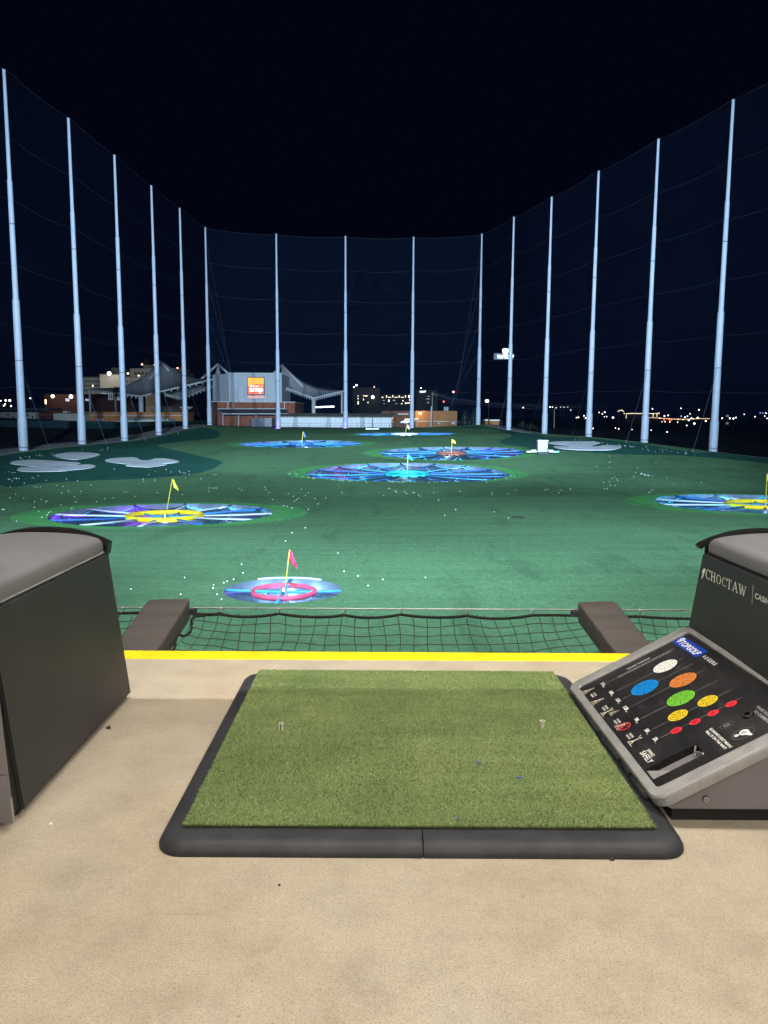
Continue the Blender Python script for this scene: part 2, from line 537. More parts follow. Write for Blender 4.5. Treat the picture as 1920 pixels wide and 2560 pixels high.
# ------------------------------------------------------------------ the lie of the land
POLES = [(-50.3, 107.7, -3.78), (-48.9, 125.1, -3.48), (-47.7, 142.0, -3.48), (-47.3, 162.3, -2.86), (-47.0, 183.0, -1.89),
         (-45.9, 203.5, -1.30), (-28.3, 206.7, -2.08), (-10.5, 209.3, -1.97), (7.4, 210.4, -1.83), (25.4, 210.7, -0.87),
         (30.3, 189.3, -1.86), (35.1, 170.0, -2.50), (40.2, 152.5, -2.52), (45.0, 134.0, -3.04), (49.4, 116.2, -3.71)]
PROF_Y = np.array([-60, 0, 23, 45, 60, 82, 105, 123, 162, 208, 230, 300, 420, 700, 9000], float)
PROF_Z = np.array([-3.9, -3.9, -3.88, -4.35, -4.6, -4.70, -3.6, -3.1, -2.35, -1.95, -2.4, -2.6, -3.5, -14, -14], float)
TG = [  # name, pixel centre, distance, half width in photo pixels
    ('red', (709, 1473), 22.9, 149), ('yellow_left', (412, 1284), 45.5, 271), ('green', (1018, 1184), 82.0, 253),
    ('brown', (1129, 1131), 106.0, 181), ('blue', (753, 1108.5), 125.0, 154), ('white', (1012, 1084.5), 162.0, 126),
    ('yellow_right', (1914, 1257), 50.0, 265)]
TC = {n: at(p[0], p[1], D) for n, p, D, w in TG}
TR = {n: w / F * D * 1.0 for n, p, D, w in TG}
CTRL = [(p[0], p[1], p[2]) for p in POLES] + [(c.x, c.y, c.z) for c in TC.values()]
CTRL += [(-75, 120, -2.2), (-72, 160, -1.2), (-70, 195, -0.8), (64, 118, -6.0), (58, 150, -4.6), (52, 190, -3.2)]
CX = np.array([c[:2] for c in CTRL])
CZ = np.array([c[2] for c in CTRL])
SIG = 17.0


def base_z(x, y):
    z = np.interp(y, PROF_Y, PROF_Z)
    t = np.clip((x - 58) / 160, 0, 1)
    z = z - 13 * t * t * (3 - 2 * t) * np.clip((900 - y) / 500, 0, 1)
    t = np.clip((-x - 52) / 60, 0, 1) * np.clip((y - 60) / 40, 0, 1) * np.clip((330 - y) / 60, 0, 1)
    return z + 2.4 * t * t * (3 - 2 * t)


_K = np.exp(-((CX[:, None, :] - CX[None, :, :]) ** 2).sum(-1) / (2 * SIG ** 2))
_W = np.linalg.solve(_K + 1e-3 * np.eye(len(CX)), CZ - base_z(CX[:, 0], CX[:, 1]))
SWALES = [(-10.5, 57.2, 5.5, 0.75, 0.42), (6.5, 71.2, 5.0, 0.6, 0.30), (27.0, 63.0, 10.0, 0.9, 0.36), (-4.0, 75.0, 2.4, 0.5, 0.35),
          (2.5, 55.5, 7.5, 0.6, 0.2)]


def hz(x, y):
    x = np.asarray(x, float)
    y = np.asarray(y, float)
    q = np.stack([x, y], -1)
    k = np.exp(-((q[..., None, :] - CX) ** 2).sum(-1) / (2 * SIG ** 2))
    z = base_z(x, y) + k @ _W
    for (sx, sy, wx, wy, dp) in SWALES:       # shallow lips in the turf
        d = (y - sy) / wy
        z = z - dp * np.exp(-((x - sx) / wx) ** 2) * np.where(d < 0, 0, np.where(d < 1, d, np.clip(1 - (d - 1) * wy / 9.0, 0, 1)))
    return z + 0.05 * np.sin(x * 0.21 + 1.0) * np.sin(y * 0.17)


def gz(x, y):
    return float(hz(np.array(x), np.array(y)))


def ground(px, py, far=330.0):
    d = ray(px, py)
    ts = np.linspace(6, far, 1400)
    xs, ys, zs = d.x * ts, d.y * ts, EYE + d.z * ts
    below = np.nonzero(zs < hz(xs, ys))[0]
    if len(below) == 0:
        t = far
    else:
        i = max(below[0], 1)
        a, b = ts[i - 1], ts[i]
        for _ in range(14):
            m = (a + b) / 2
            if EYE + d.z * m < gz(d.x * m, d.y * m):
                b = m
            else:
                a = m
        t = (a + b) / 2
    return Vector((d.x * t, d.y * t, gz(d.x * t, d.y * t)))


def smooth_loop(pts, n=6):
    """closed Catmull-Rom through 2-D points"""
    out = []
    m = len(pts)
    for i in range(m):
        p0, p1, p2, p3 = pts[i - 1], pts[i], pts[(i + 1) % m], pts[(i + 2) % m]
        for k in range(n):
            t = k / n
            q = []
            for a in range(2):
                q.append(0.5 * (2 * p1[a] + (p2[a] - p0[a]) * t + (2 * p0[a] - 5 * p1[a] + 4 * p2[a] - p3[a]) * t * t + (3 * p1[a] - p0[a] - 3 * p2[a] + p3[a]) * t ** 3))
            out.append(tuple(q))
    return out


def in_poly(xs, ys, poly):
    inside = np.zeros(len(xs), bool)
    n = len(poly)
    for i in range(n):
        x0, y0 = poly[i]
        x1, y1 = poly[(i + 1) % n]
        if y0 == y1:
            continue
        c = ((y0 > ys) != (y1 > ys)) & (xs < (x1 - x0) * (ys - y0) / (y1 - y0) + x0)
        inside ^= c
    return inside


def px_loop(pts, n=5):
    g = [ground(*p) for p in pts]
    return smooth_loop([(q.x, q.y) for q in g], n)


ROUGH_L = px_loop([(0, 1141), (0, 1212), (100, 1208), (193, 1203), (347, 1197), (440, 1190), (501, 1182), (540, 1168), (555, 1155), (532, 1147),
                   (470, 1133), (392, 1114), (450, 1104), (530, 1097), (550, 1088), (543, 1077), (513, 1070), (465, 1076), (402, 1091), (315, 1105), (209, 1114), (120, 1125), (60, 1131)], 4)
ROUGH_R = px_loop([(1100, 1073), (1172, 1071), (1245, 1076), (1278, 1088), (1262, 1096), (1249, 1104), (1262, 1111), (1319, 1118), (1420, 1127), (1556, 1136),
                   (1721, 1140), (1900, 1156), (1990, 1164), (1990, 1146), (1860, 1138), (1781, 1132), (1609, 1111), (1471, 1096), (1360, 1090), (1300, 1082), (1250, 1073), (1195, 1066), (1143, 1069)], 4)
HOLE, COLLAR = {}, {}
for n in TC:
    c, r = TC[n], TR[n]
    HOLE[n] = [(c.x + r * math.cos(2 * math.pi * k / 72), c.y + r * math.sin(2 * math.pi * k / 72)) for k in range(72)]
    e, f = (2.1, 0.9) if n != 'red' else (0.35, 0.2)
    COLLAR[n] = [(c.x + (r + e) * math.cos(2 * math.pi * k / 72), c.y + (r + f) * math.sin(2 * math.pi * k / 72)) for k in range(72)]
FIELD = [(-56, 92)] + [(p[0] - 1.6, p[1]) for p in POLES[:5]] + [(-47.5, 205.5), (-28.3, 209.5), (-10.5, 211.5), (7.4, 212.6), (27, 213)] + \
        [(p[0] + 1.6, p[1]) for p in POLES[10:]] + [(56, 100), (60, 60), (60, -20), (-60, -20), (-60, 60)]


def build_ground():
    pts, edges = [], []

    def loop(lp):
        o = len(pts)
        pts.extend(Vector(p) for p in lp)
        edges.extend((o + i, o + (i + 1) % len(lp)) for i in range(len(lp)))
    loops = [FIELD, ROUGH_L, ROUGH_R] + list(HOLE.values()) + list(COLLAR.values())
    for lp in loops:
        loop(lp)
    g = []
    for y in np.arange(6, 100, 1.6):
        w = 6 + y * 0.62
        for x in np.arange(-w, w, 1.8):
            g.append((x, y))
    for y in np.arange(100, 216, 2.4):
        for x in np.arange(-64, 64, 2.8):
            g.append((x, y))
    for (sx, sy, wx, wy, dp) in SWALES:
        for y in np.arange(sy - 0.6, sy + 1.6, 0.2):
            for x in np.arange(sx - 1.8 * wx, sx + 1.8 * wx, 1.1):
                g.append((x, y))
    for y in np.arange(216, 420, 12):
        for x in np.arange(-230, 230, 12):
            g.append((x, y))
    for y in np.arange(-50, 216, 9):
        for x in list(np.arange(-230, -64, 9)) + list(np.arange(64, 230, 9)):
            g.append((x, y))
    for a in np.linspace(0, 2 * math.pi, 40, endpoint=False):
        for rr in (700, 1500, 3500, 9000):
            g.append((rr * math.cos(a), rr * math.sin(a)))
    g = np.array(g) + rng.uniform(-0.12, 0.12, (len(g), 2))
    keep = np.ones(len(g), bool)
    for lp in list(HOLE.values()):
        keep &= ~in_poly(g[:, 0], g[:, 1], lp)
    allp = np.array([p for lp in loops for p in lp])
    for i in range(0, len(g), 400):
        d = ((g[i:i + 400, None, :] - allp[None]) ** 2).sum(-1).min(1)
        keep[i:i + 400] &= d > 0.09
    pts.extend(Vector(p) for p in g[keep])
    vs, es, fs, *_ = delaunay_2d_cdt(pts, edges, [], 0, 1e-5)
    V = np.array([(v[0], v[1]) for v in vs])
    Z = hz(V[:, 0], V[:, 1])
    T = np.array(fs)
    C = V[T].mean(1)
    hole = np.zeros(len(T), bool)
    for lp in HOLE.values():
        hole |= in_poly(C[:, 0], C[:, 1], lp)
    mi = np.full(len(T), 3)
    mi[in_poly(C[:, 0], C[:, 1], FIELD)] = 0
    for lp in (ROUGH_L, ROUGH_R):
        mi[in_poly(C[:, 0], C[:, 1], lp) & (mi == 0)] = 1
    for lp in COLLAR.values():
        mi[in_poly(C[:, 0], C[:, 1], lp) & (np.hypot(C[:, 0], C[:, 1]) > 30)] = 2
    T, mi = T[~hole], mi[~hole]
    me = bpy.data.meshes.new('ground')
    me.from_pydata([(float(a[0]), float(a[1]), float(z)) for a, z in zip(V, Z)], [], [tuple(int(i) for i in t) for t in T])
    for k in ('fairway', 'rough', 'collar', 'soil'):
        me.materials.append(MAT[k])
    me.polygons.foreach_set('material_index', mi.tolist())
    me.polygons.foreach_set('use_smooth', [True] * len(me.polygons))
    bm = bmesh.new()
    bm.from_mesh(me)
    bmesh.ops.delete(bm, geom=[v for v in bm.verts if not v.link_faces], context='VERTS')
    bmesh.ops.recalc_face_normals(bm, faces=bm.faces[:])
    if sum(f.normal.z for f in bm.faces) < 0:
        bmesh.ops.reverse_faces(bm, faces=bm.faces[:])
    bm.to_mesh(me)
    bm.free()
    o = bpy.data.objects.new('ground', me)
    COL.objects.link(o)
    tag(o, kind='structure')


build_ground()


def sheet(loop, dz, name, mat, step=1.5):
    """a sheet lying on the ground with a low edge all round"""
    xs, ys = [p[0] for p in loop], [p[1] for p in loop]
    pts = [Vector(p) for p in loop]
    edges = [(i, (i + 1) % len(loop)) for i in range(len(loop))]
    g = np.array([(x, y) for x in np.arange(min(xs), max(xs), step) for y in np.arange(min(ys), max(ys), step)])
    if len(g):
        g = g[in_poly(g[:, 0], g[:, 1], loop)]
        L_ = np.array(loop)
        if len(g):
            d = ((g[:, None, :] - L_[None]) ** 2).sum(-1).min(1)
            g = g[d > 0.1]
            pts += [Vector(p) for p in g]
    vs, es, fs, *_ = delaunay_2d_cdt(pts, edges, [], 1, 1e-5)
    V = np.array([(v[0], v[1]) for v in vs])
    Z = hz(V[:, 0], V[:, 1]) + dz
    mb = MB()
    mb.add([(v[0], v[1], z) for v, z in zip(V, Z)], [tuple(f) for f in fs], mat)
    n = len(loop)
    lz = hz(np.array(xs), np.array(ys))
    mb.add([(p[0], p[1], z + dz) for p, z in zip(loop, lz)] + [(p[0], p[1], z - 0.05) for p, z in zip(loop, lz)],
           [(i, (i + 1) % n, n + (i + 1) % n, n + i) for i in range(n)], mat)
    return mb.build(name, mat)


def z1(pts, s=0.3858, ox=0, oy=850):
    return [(ox + x * s, oy + y * s) for x, y in pts]


TRAPS = [
    (z1([(65, 797), (100, 786), (200, 778), (300, 782), (400, 788), (490, 794), (522, 801), (480, 809), (440, 815), (500, 813), (570, 808), (612, 815), (615, 825), (560, 835), (460, 845),
         (420, 850), (300, 855), (180, 855), (120, 848), (112, 838), (140, 826), (235, 827), (160, 815), (85, 806)]), 'large pale sand trap of two merged lobes at the far left'),
    (z1([(355, 750), (400, 736), (500, 729), (600, 733), (648, 743), (620, 755), (560, 767), (490, 777), (420, 770), (370, 760)]), 'small pale oval sand trap below the net poles on the left'),
    (z1([(680, 783), (720, 770), (800, 763), (880, 764), (905, 778), (940, 782), (975, 779), (1005, 770), (1080, 771), (1160, 787), (1130, 797), (1055, 803), (1082, 810), (1000, 822), (960, 826),
         (900, 823), (815, 817), (835, 808), (740, 797)]), 'pale sand trap with a notch in its upper edge'),
    (z1([(440, 178), (500, 162), (650, 155), (900, 153), (1150, 155), (1230, 165), (1280, 175), (1220, 195), (1140, 220), (1150, 233), (1240, 232), (1320, 218), (1420, 212), (1560, 222), (1615, 240),
         (1590, 260), (1500, 280), (1350, 293), (1000, 290), (850, 285), (650, 270), (560, 252), (535, 239), (570, 229), (660, 232), (740, 238), (800, 231), (760, 218), (640, 205), (480, 188)], 0.15672, 1300, 1080),
     'pale sand trap with curling arms beside the white padded board')]
for pts, lab in TRAPS:
    tag(sheet(px_loop(pts, 4), 0.05, 'sand_trap', MAT['sand'], 1.2), lab, 'sand trap', 'sand traps on the turf')

# service path round the outside of the poles
for side, ids in ((-1, range(0, 6)), (1, range(14, 8, -1))):
    ps = [POLES[i] for i in ids]
    y0 = ps[0][1] - 26
    first = (ps[0][0] - (ps[1][0] - ps[0][0]) * 1.5, y0)
    inner = [(first[0] + side * -0.6, first[1])] + [(p[0] - side * 0.9, p[1]) for p in ps]
    outer = [(first[0] + side * 5, first[1])] + [(p[0] + side * 4.4, p[1]) for p in ps]
    tag(sheet(inner + outer[::-1], 0.06, 'service_path', MAT['path'], 2.5), kind='structure')

# ------------------------------------------------------------------ net poles and netting
pole_labels = [
    'tall pale steel net pole nearest the left edge of the photo', 'tall net pole standing just above the small oval sand trap', 'tall net pole rising behind the notched sand trap',
    'net pole crossing the left peak of the tent canopy', 'net pole between the canopy peak and the grey stage block', 'left back corner net pole beside the grey stage block',
    'net pole in front of the right edge of the grey stage block', 'net pole at the right tip of the tent canopy', 'net pole before the right end of the white shed',
    'right back corner net pole between tan building and small hut', 'net pole hiding part of the glowing white shield sign', 'net pole standing right behind the white padded board',
    'net pole above the right arm of the right sand trap', 'net pole cutting through the building outlined in lights', 'tall net pole nearest the right edge of the photo']
HP = 50.0


def make_pole():
    root = thing('net_pole', 'x', 'net pole', (0, 0, 0), 'tall steel poles holding the net')
    secs = [('base_section', -0.6, 4.5, 0.63, 0.62), ('lower_shaft', 4.5, 20.5, 0.53, 0.46), ('middle_shaft', 20.5, 36.0, 0.365, 0.325), ('upper_shaft', 36.0, HP, 0.265, 0.205)]
    for nm, a, b, r0, r1 in secs:
        m = MB()
        m.tube([(0, 0, a), (0, 0, b)], [r0, r1], 20, MAT['pole'])
        m.tube([(0, 0, b - 0.05), (0, 0, b + 0.04)], [r1 + 0.02, r1 + 0.02], 20, MAT['pole'])
        m.build(nm, MAT['pole'], root, 40)
    for z, r in ((0.55, 0.635), (12.4, 0.50), (30.5, 0.345)):
        m = MB()
        m.tube([(0, 0, z - 0.07), (0, 0, z + 0.07)], r, 20, MAT['pole_dark'])
        m.build('joint_band', MAT['pole_dark'], root, 40)
    return root


pole0 = make_pole()
for i, (x, y, z) in enumerate(POLES):
    o = pole0 if i == 0 else copy_tree(pole0)
    o.location = (x, y, z)
    o['label'] = pole_labels[i]


def net_panel(a, b, label, pitch=0.30, th=0.008):
    """netting of thin threads hung between two poles, with rope lines sewn across it"""
    a, b = Vector(a), Vector(b)
    d = Vector((b.x - a.x, b.y - a.y, 0))
    Lh = d.length
    d.normalize()
    nrm = Vector((-d.y, d.x, 0))
    if nrm.dot(Vector((0, 100, 0)) - Vector((a.x, a.y, 0))) < 0:
        nrm = -nrm
    off = nrm * 0.75
    root = thing('perimeter_net', label, 'netting', (a.x + off.x, a.y + off.y, a.z), 'netting hung between the poles')

    def top(t):
        return a.z + (b.z - a.z) * t + HP - 0.4 - 0.35 * math.sin(math.pi * t)

    def low(t):
        return gz(a.x + (b.x - a.x) * t + off.x, a.y + (b.y - a.y) * t + off.y) + 0.25
    m = MB()
    nv = int(Lh / pitch)
    vs, fs = [], []

    def strip(p, q, w):
        o = len(vs)
        vs.extend((p - w, p + w, q + w, q - w))
        fs.append((o, o + 1, o + 2, o + 3))
    for k in range(nv + 1):
        t = k / nv
        p = a + (b - a) * t + off
        strip(Vector((p.x, p.y, low(t))), Vector((p.x, p.y, top(t))), d * (th / 2))
    z = 0.0
    hw = Vector((0, 0, th / 2))
    for k in range(int(HP / pitch)):
        f = k * pitch / HP
        p = Vector((a.x, a.y, low(0) + (top(0) - low(0)) * f)) + off
        q = Vector((b.x, b.y, low(1) + (top(1) - low(1)) * f)) + off
        strip(p, q, hw)
    m.add(vs, fs, MAT['thread'])
    m.build('mesh_net', MAT['thread'], root)
    for f, r in ((0.175, 0.009), (0.34, 0.009), (0.50, 0.009), (0.67, 0.009), (0.83, 0.009), (1.0, 0.011)):
        mm = MB()
        ps = []
        for k in range(9):
            t = k / 8
            p = a + (b - a) * t + off
            sag = -0.15 * math.sin(math.pi * t) if f < 1 else 0
            ps.append((p.x - nrm.x * -0.03, p.y - nrm.y * -0.03, low(t) + (top(t) - low(t)) * f + sag))
        mm.tube(ps, r, 4, MAT['cable'])
        mm.build('seam_rope', MAT['cable'], root)
    return root


names = ['leftmost pole', 'pole above the oval sand trap', 'pole behind the notched sand trap', 'pole at the canopy peak', 'pole left of the stage block', 'left back corner pole', 'pole at the stage block',
         'pole at the canopy tip', 'pole by the shed end', 'right back corner pole', 'pole at the shield sign', 'pole behind the padded board', 'pole above the right sand trap', 'pole at the outlined building', 'rightmost pole']
for i in range(14):
    net_panel(POLES[i], POLES[i + 1], 'fine netting, %s to %s' % (names[i], names[i + 1]))
for i, j, lab in ((0, 1, 'fine dark netting at the photo left edge beyond the leftmost pole'), (14, 13, 'fine dark netting at the photo right edge beyond the rightmost pole')):
    a, b = POLES[i], POLES[j]
    net_panel((2 * a[0] - b[0], 2 * a[1] - b[1], a[2] - 0.3), a, lab)

# guy wires
guys = []
for i, (px, py) in ((0, (122, 1119)), (1, (266, 1110)), (2, (363, 1102)), (3, (446, 1087)), (4, (508, 1065)), (14, (1731, 1131)), (13, (1565, 1108)), (12, (1431, 1084)), (11, (1325, 1075)), (10, (1246, 1070))):
    p = POLES[i]
    top = Vector((p[0], p[1], p[2] + 12.4))
    foot = ground(px, py)
    nxt = {0: 'leftmost pole', 1: 'pole above the oval sand trap', 2: 'pole behind the notched sand trap', 3: 'pole at the canopy peak', 4: 'pole left of the stage block', 14: 'rightmost pole', 13: 'pole at the outlined building',
           12: 'pole above the right sand trap', 11: 'pole behind the padded board', 10: 'pole at the shield sign'}[i]
    m = MB()
    m.tube([top, top.lerp(foot, 0.5) - Vector((0, 0, 0.12)), foot], 0.022, 5, MAT['cable'])
    m.tube([foot - Vector((0, 0, 0.3)), foot + Vector((0, 0, 0.45))], 0.06, 6, MAT['cable'])
    tag(m.build('guy_wire', MAT['cable']), 'thin steel stay slanting to the ground from the ' + nxt, 'guy wire', 'stays of the net poles')
for i, sgn in ((5, 1), (9, -1)):
    p = POLES[i]
    for k in range(4):
        zt = (48, 38, 28, 20)[k]
        x2 = p[0] + sgn * (6.5 + k * 1.1)
        y2 = p[1] + 9
        m = MB()
        m.tube([(p[0], p[1], p[2] + zt), (x2, y2, gz(x2, y2) - 0.1)], 0.012, 5, MAT['cable'])
        tag(m.build('stay_cable', MAT['cable']), 'one of four steep thin stays beside the %s back corner pole' % ('left' if sgn > 0 else 'right'), 'stay cable', 'steep stays at the %s back corner pole' % ('left' if sgn > 0 else 'right'))

# ------------------------------------------------------------------ targets in the turf
TSPEC = {
    'red': dict(ns=4, ring=[(0.53, 0.065, 'ring_red')], band='band_blue', lab='small round sunken target with a red padded ring, nearest the deck'),
    'yellow_left': dict(ns=12, ring=[(0.34, 0.115, 'ring_yellow')], band='band_white', lab='round sunken target with a yellow ring and white spokes at left'),
    'green': dict(ns=16, ring=[(0.22, 0.13, 'ring_teal'), (0.12, 0.11, 'ring_teal')], band='band_blue', lab='large round sunken target with a teal centre in mid field'),
    'brown': dict(ns=16, ring=[(0.20, 0.15, 'ring_brown')], band='band_blue', lab='round sunken target with a brown ring left of the padded board'),
    'blue': dict(ns=16, ring=[(0.18, 0.16, 'ring_blue')], band='band_blue', lab='round sunken target with blue centre and blue flag, far left of centre'),
    'white': dict(ns=16, ring=[(0.26, 0.2, 'ring_white')], band='band_blue', lab='round sunken target with a white ring, farthest up the field'),
    'yellow_right': dict(ns=12, ring=[(0.34, 0.115, 'ring_yellow')], band='band_white', lab='round sunken target with a yellow ring cut by the right photo edge'),
}


def lamp_point(loc, col, watts, r=0.15, name='pit_light'):
    l = bpy.data.lights.new(name, 'POINT')
    l.color = col
    l.energy = watts
    l.shadow_soft_size = r
    o = bpy.data.objects.new(name, l)
    o.location = loc
    COL.objects.link(o)
    return o


BLUE, CYAN, VIOLET, MAGENTA, ICE = (0.09, 0.36, 1.0), (0.06, 0.68, 1.0), (0.32, 0.08, 1.0), (1.0, 0.10, 0.85), (0.46, 0.76, 1.0)
LED = {
    'red': [(180, VIOLET, 0.8), (0, VIOLET, 0.7), (90, ICE, 1.6), (60, ICE, 1.0), (120, ICE, 1.0), (270, BLUE, 0.7)],
    'yellow_left': [(185, VIOLET, 1.6), (130, VIOLET, 1.3), (120, MAGENTA, 0.5), (90, ICE, 0.8), (60, ICE, 1.0), (30, CYAN, 0.8), (350, VIOLET, 0.5), (270, CYAN, 0.6), (310, BLUE, 0.8)],
    'green': [(180, BLUE, 1.0), (140, MAGENTA, 0.6), (90, ICE, 1.2), (50, ICE, 1.2), (20, BLUE, 1.0), (350, VIOLET, 0.9), (270, CYAN, 1.0), (230, BLUE, 0.8), (310, BLUE, 0.8), (120, ICE, 0.8)],
    'brown': [(180, BLUE, 1.0), (140, ICE, 1.0), (90, ICE, 1.2), (50, VIOLET, 1.0), (20, VIOLET, 1.0), (270, BLUE, 1.0), (230, BLUE, 0.8), (320, CYAN, 0.8)],
    'blue': [(180, VIOLET, 1.2), (140, MAGENTA, 0.6), (90, ICE, 1.2), (60, ICE, 1.0), (10, VIOLET, 1.0), (270, BLUE, 1.0), (220, BLUE, 0.8), (320, BLUE, 0.8)],
    'white': [(180, BLUE, 1.0), (130, MAGENTA, 0.7), (90, ICE, 1.3), (60, VIOLET, 1.0), (20, VIOLET, 1.2), (350, MAGENTA, 0.6), (270, BLUE, 1.0), (230, BLUE, 0.8)],
    'yellow_right': [(180, BLUE, 1.2), (140, CYAN, 1.4), (110, CYAN, 1.2), (90, ICE, 1.0), (210, VIOLET, 0.9), (250, VIOLET, 1.2), (60, CYAN, 1.0)],
}
LED_W = 215.0


def make_target(n):
    sp, c, r = TSPEC[n], TC[n], TR[n]
    root = thing('sunken_target', sp['lab'], 'golf target', (c.x, c.y, gz(c.x, c.y)), 'sunken targets lit with coloured lights')

    def surf(q, a, drop):
        x, y = c.x + q * r * math.cos(a), c.y + q * r * math.sin(a)
        return Vector((x, y, gz(x, y) - drop))
    dep = 0.55 + 0.09 * r
    # liner: short steep wall, then a bowl
    m = MB()
    nn = 96
    rows = [(1.0, -0.005), (0.997, 0.03), (0.985, 0.32 * dep), (0.95, 0.62 * dep), (0.82, 0.82 * dep), (0.5, 0.97 * dep), (0.12, dep)]
    vs, fs = [], []
    for q, dr in rows:
        for k in range(nn):
            a = 2 * math.pi * k / nn
            w = 0.0 if dr < 0.05 else 0.06 * dep * math.sin(a * 17) * math.sin(a * 7 + q * 9)
            vs.append(surf(q, a, dr + w))
    for i in range(len(rows) - 1):
        for k in range(nn):
            k2 = (k + 1) % nn
            fs.append((i * nn + k, (i + 1) * nn + k, (i + 1) * nn + k2, i * nn + k2))
    fs.append(tuple((len(rows) - 1) * nn + k for k in range(nn)))
    m.add(vs, fs, MAT['liner'])
    m.build('liner', MAT['liner'], root, True)
    ns = sp['ns']
    rin = sp['ring'][-1][0]
    rout = sp['ring'][0][0]
    hubdrop = 0.06 + 0.012 * r
    bw = 0.06 if n == 'red' else (0.075 if 'yellow' in n else 0.062)
    # spokes
    for k in range(ns):
        a = 2 * math.pi * (k + (0.0 if n == 'red' else 0.12)) / ns
        mm = MB()
        ps = [surf(0.99, a, 0.03), surf(0.7, a, 0.03 + hubdrop * 0.3), surf(rout, a, hubdrop * 0.7)]
        if n == 'red':
            ps.append(surf(0.04, a, hubdrop))
        mat = MAT[sp['band']]
        if 'yellow' not in n and n != 'red' and k % 2:
            mat = MAT['ring_blue']
        if 'yellow' in n and k % 3 == 1:
            mat = MAT['ring_blue']
        mm.tube(ps, bw, 6, mat, flat=0.75)
        mm.build('spoke', mat, root, True)
    # netting slung between spokes, with scalloped edges
    m = MB()
    J, I = 8, 7
    for k in range(ns):
        a0 = 2 * math.pi * (k + (0.0 if n == 'red' else 0.12)) / ns
        vs, fs = [], []
        for i in range(I + 1):
            u = i / I
            q = rout + (0.975 - rout) * u
            for j in range(J + 1):
                w = j / J
                a = a0 + 2 * math.pi / ns * w
                sag = (0.30 + 0.02 * r) * math.sin(math.pi * w) * (0.55 + 0.45 * math.sin(math.pi * u))
                vs.append(surf(q, a, 0.12 + (hubdrop * 0.8 - 0.12) * (1 - u) + sag + 0.03 * math.sin(7 * u + k)))
        for i in range(I):
            for j in range(J):
                p = i * (J + 1) + j
                fs.append((p, p + 1, p + J + 2, p + J + 1))
        m.add(vs, fs, MAT['pit_net'])
    m.build('sagging_net', MAT['pit_net'], root, True)
    # scalloped bands between the spokes
    for qq in ((0.92,) if 'yellow' in n else (0.62, 0.92) if n != 'red' else ()):
        for k in range(ns):
            a0 = 2 * math.pi * (k + (0.0 if n == 'red' else 0.12)) / ns
            mm = MB()
            ps = []
            for j in range(9):
                w = j / 8
                u = (qq - rout) / (0.975 - rout)
                sag = (0.26 + 0.02 * r) * math.sin(math.pi * w) * (0.55 + 0.45 * math.sin(math.pi * u))
                ps.append(surf(qq, a0 + 2 * math.pi / ns * w, 0.09 + (hubdrop * 0.8 - 0.12) * (1 - u) + sag))
            mt = MAT['band_blue'] if (k * 7 + int(qq * 10)) % 3 else MAT['dark_cord']
            mm.tube(ps, 0.045, 5, mt)
            mm.build('scallop_band', mt, root, True)
    # rim posts holding the cords
    if n != 'red':
        for k in range(ns):
            a = 2 * math.pi * (k + 0.12) / ns
            mm = MB()
            p = surf(0.985, a, -0.02)
            q = surf(0.80, a + 0.05, 0.45)
            mm.tube([p, q], 0.022, 4, MAT['dark_cord'])
            q = surf(0.80, a - 0.07, 0.5)
            mm.tube([p, q], 0.03, 4, MAT['dark_cord'])
            mm.build('rim_cord', MAT['dark_cord'], root)
    for q, tr, mk in sp['ring']:
        mm = MB()
        mm.ring((c.x, c.y, 0), q * r, tr, 60, 8, MAT[mk], 1.25, lambda x, y: gz(x, y) - hubdrop * 0.72, 0.006 if n != 'red' else 0.02)
        mm.build('padded_ring', MAT[mk], root, True)
    mm = MB()
    h = surf(0, 0, hubdrop + 0.15)
    mm.tube([h - Vector((0, 0, 0.25)), h + Vector((0, 0, 0.05)), h + Vector((0, 0, 0.22)), h + Vector((0, 0, 0.3))], [0.16, 0.16, 0.09, 0.06], 12, MAT['steel'])
    mm.build('hub', MAT['steel'], root, 40)
    if n == 'red':
        mm = MB()
        vs, fs = [], []
        for k in range(25):
            a = R(55 + 70 * k / 24)
            for q, dz_ in ((1.005, 0.0), (1.005, 0.06), (1.035, 0.06), (1.035, -0.0)):
                vs.append(surf(q, a, -dz_))
        for k in range(24):
            for j in range(3):
                p = k * 4 + j
                fs.append((p, p + 1, p + 5, p + 4))
        mm.add(vs, fs, MAT['pad_cloth'])
        mm.build('rim_kerb', MAT['pad_cloth'], root)
    for deg, colr, k in LED[n]:
        a = R(deg)
        lamp_point(surf(0.86, a, 0.40 * dep), colr, LED_W * k * (r / 6.0) ** 1.5, 0.12)
    for deg in (20, 110, 200, 290):  # inner lamps added to brighten the dark middle of the pit
        a = R(deg)
        lamp_point(surf(0.45, a, 0.45 * dep), CYAN if deg % 180 == 20 else ICE, LED_W * (0.55 if n != 'red' else 0.3) * (r / 6.0) ** 1.5, 0.12)
    if n != 'red':
        for k in range(6):
            a = 2 * math.pi * (k + 0.35) / 6
            mm = MB()
            mm.tube([surf(rin, a, hubdrop * 0.75), surf(rin * 0.5, a, hubdrop * 0.9 + 0.05), surf(0.02, a, hubdrop)], 0.05, 5, MAT['band_blue'])
            mm.build('hub_spoke', MAT['band_blue'], root, True)
    return root


for n in TC:
    make_target(n)


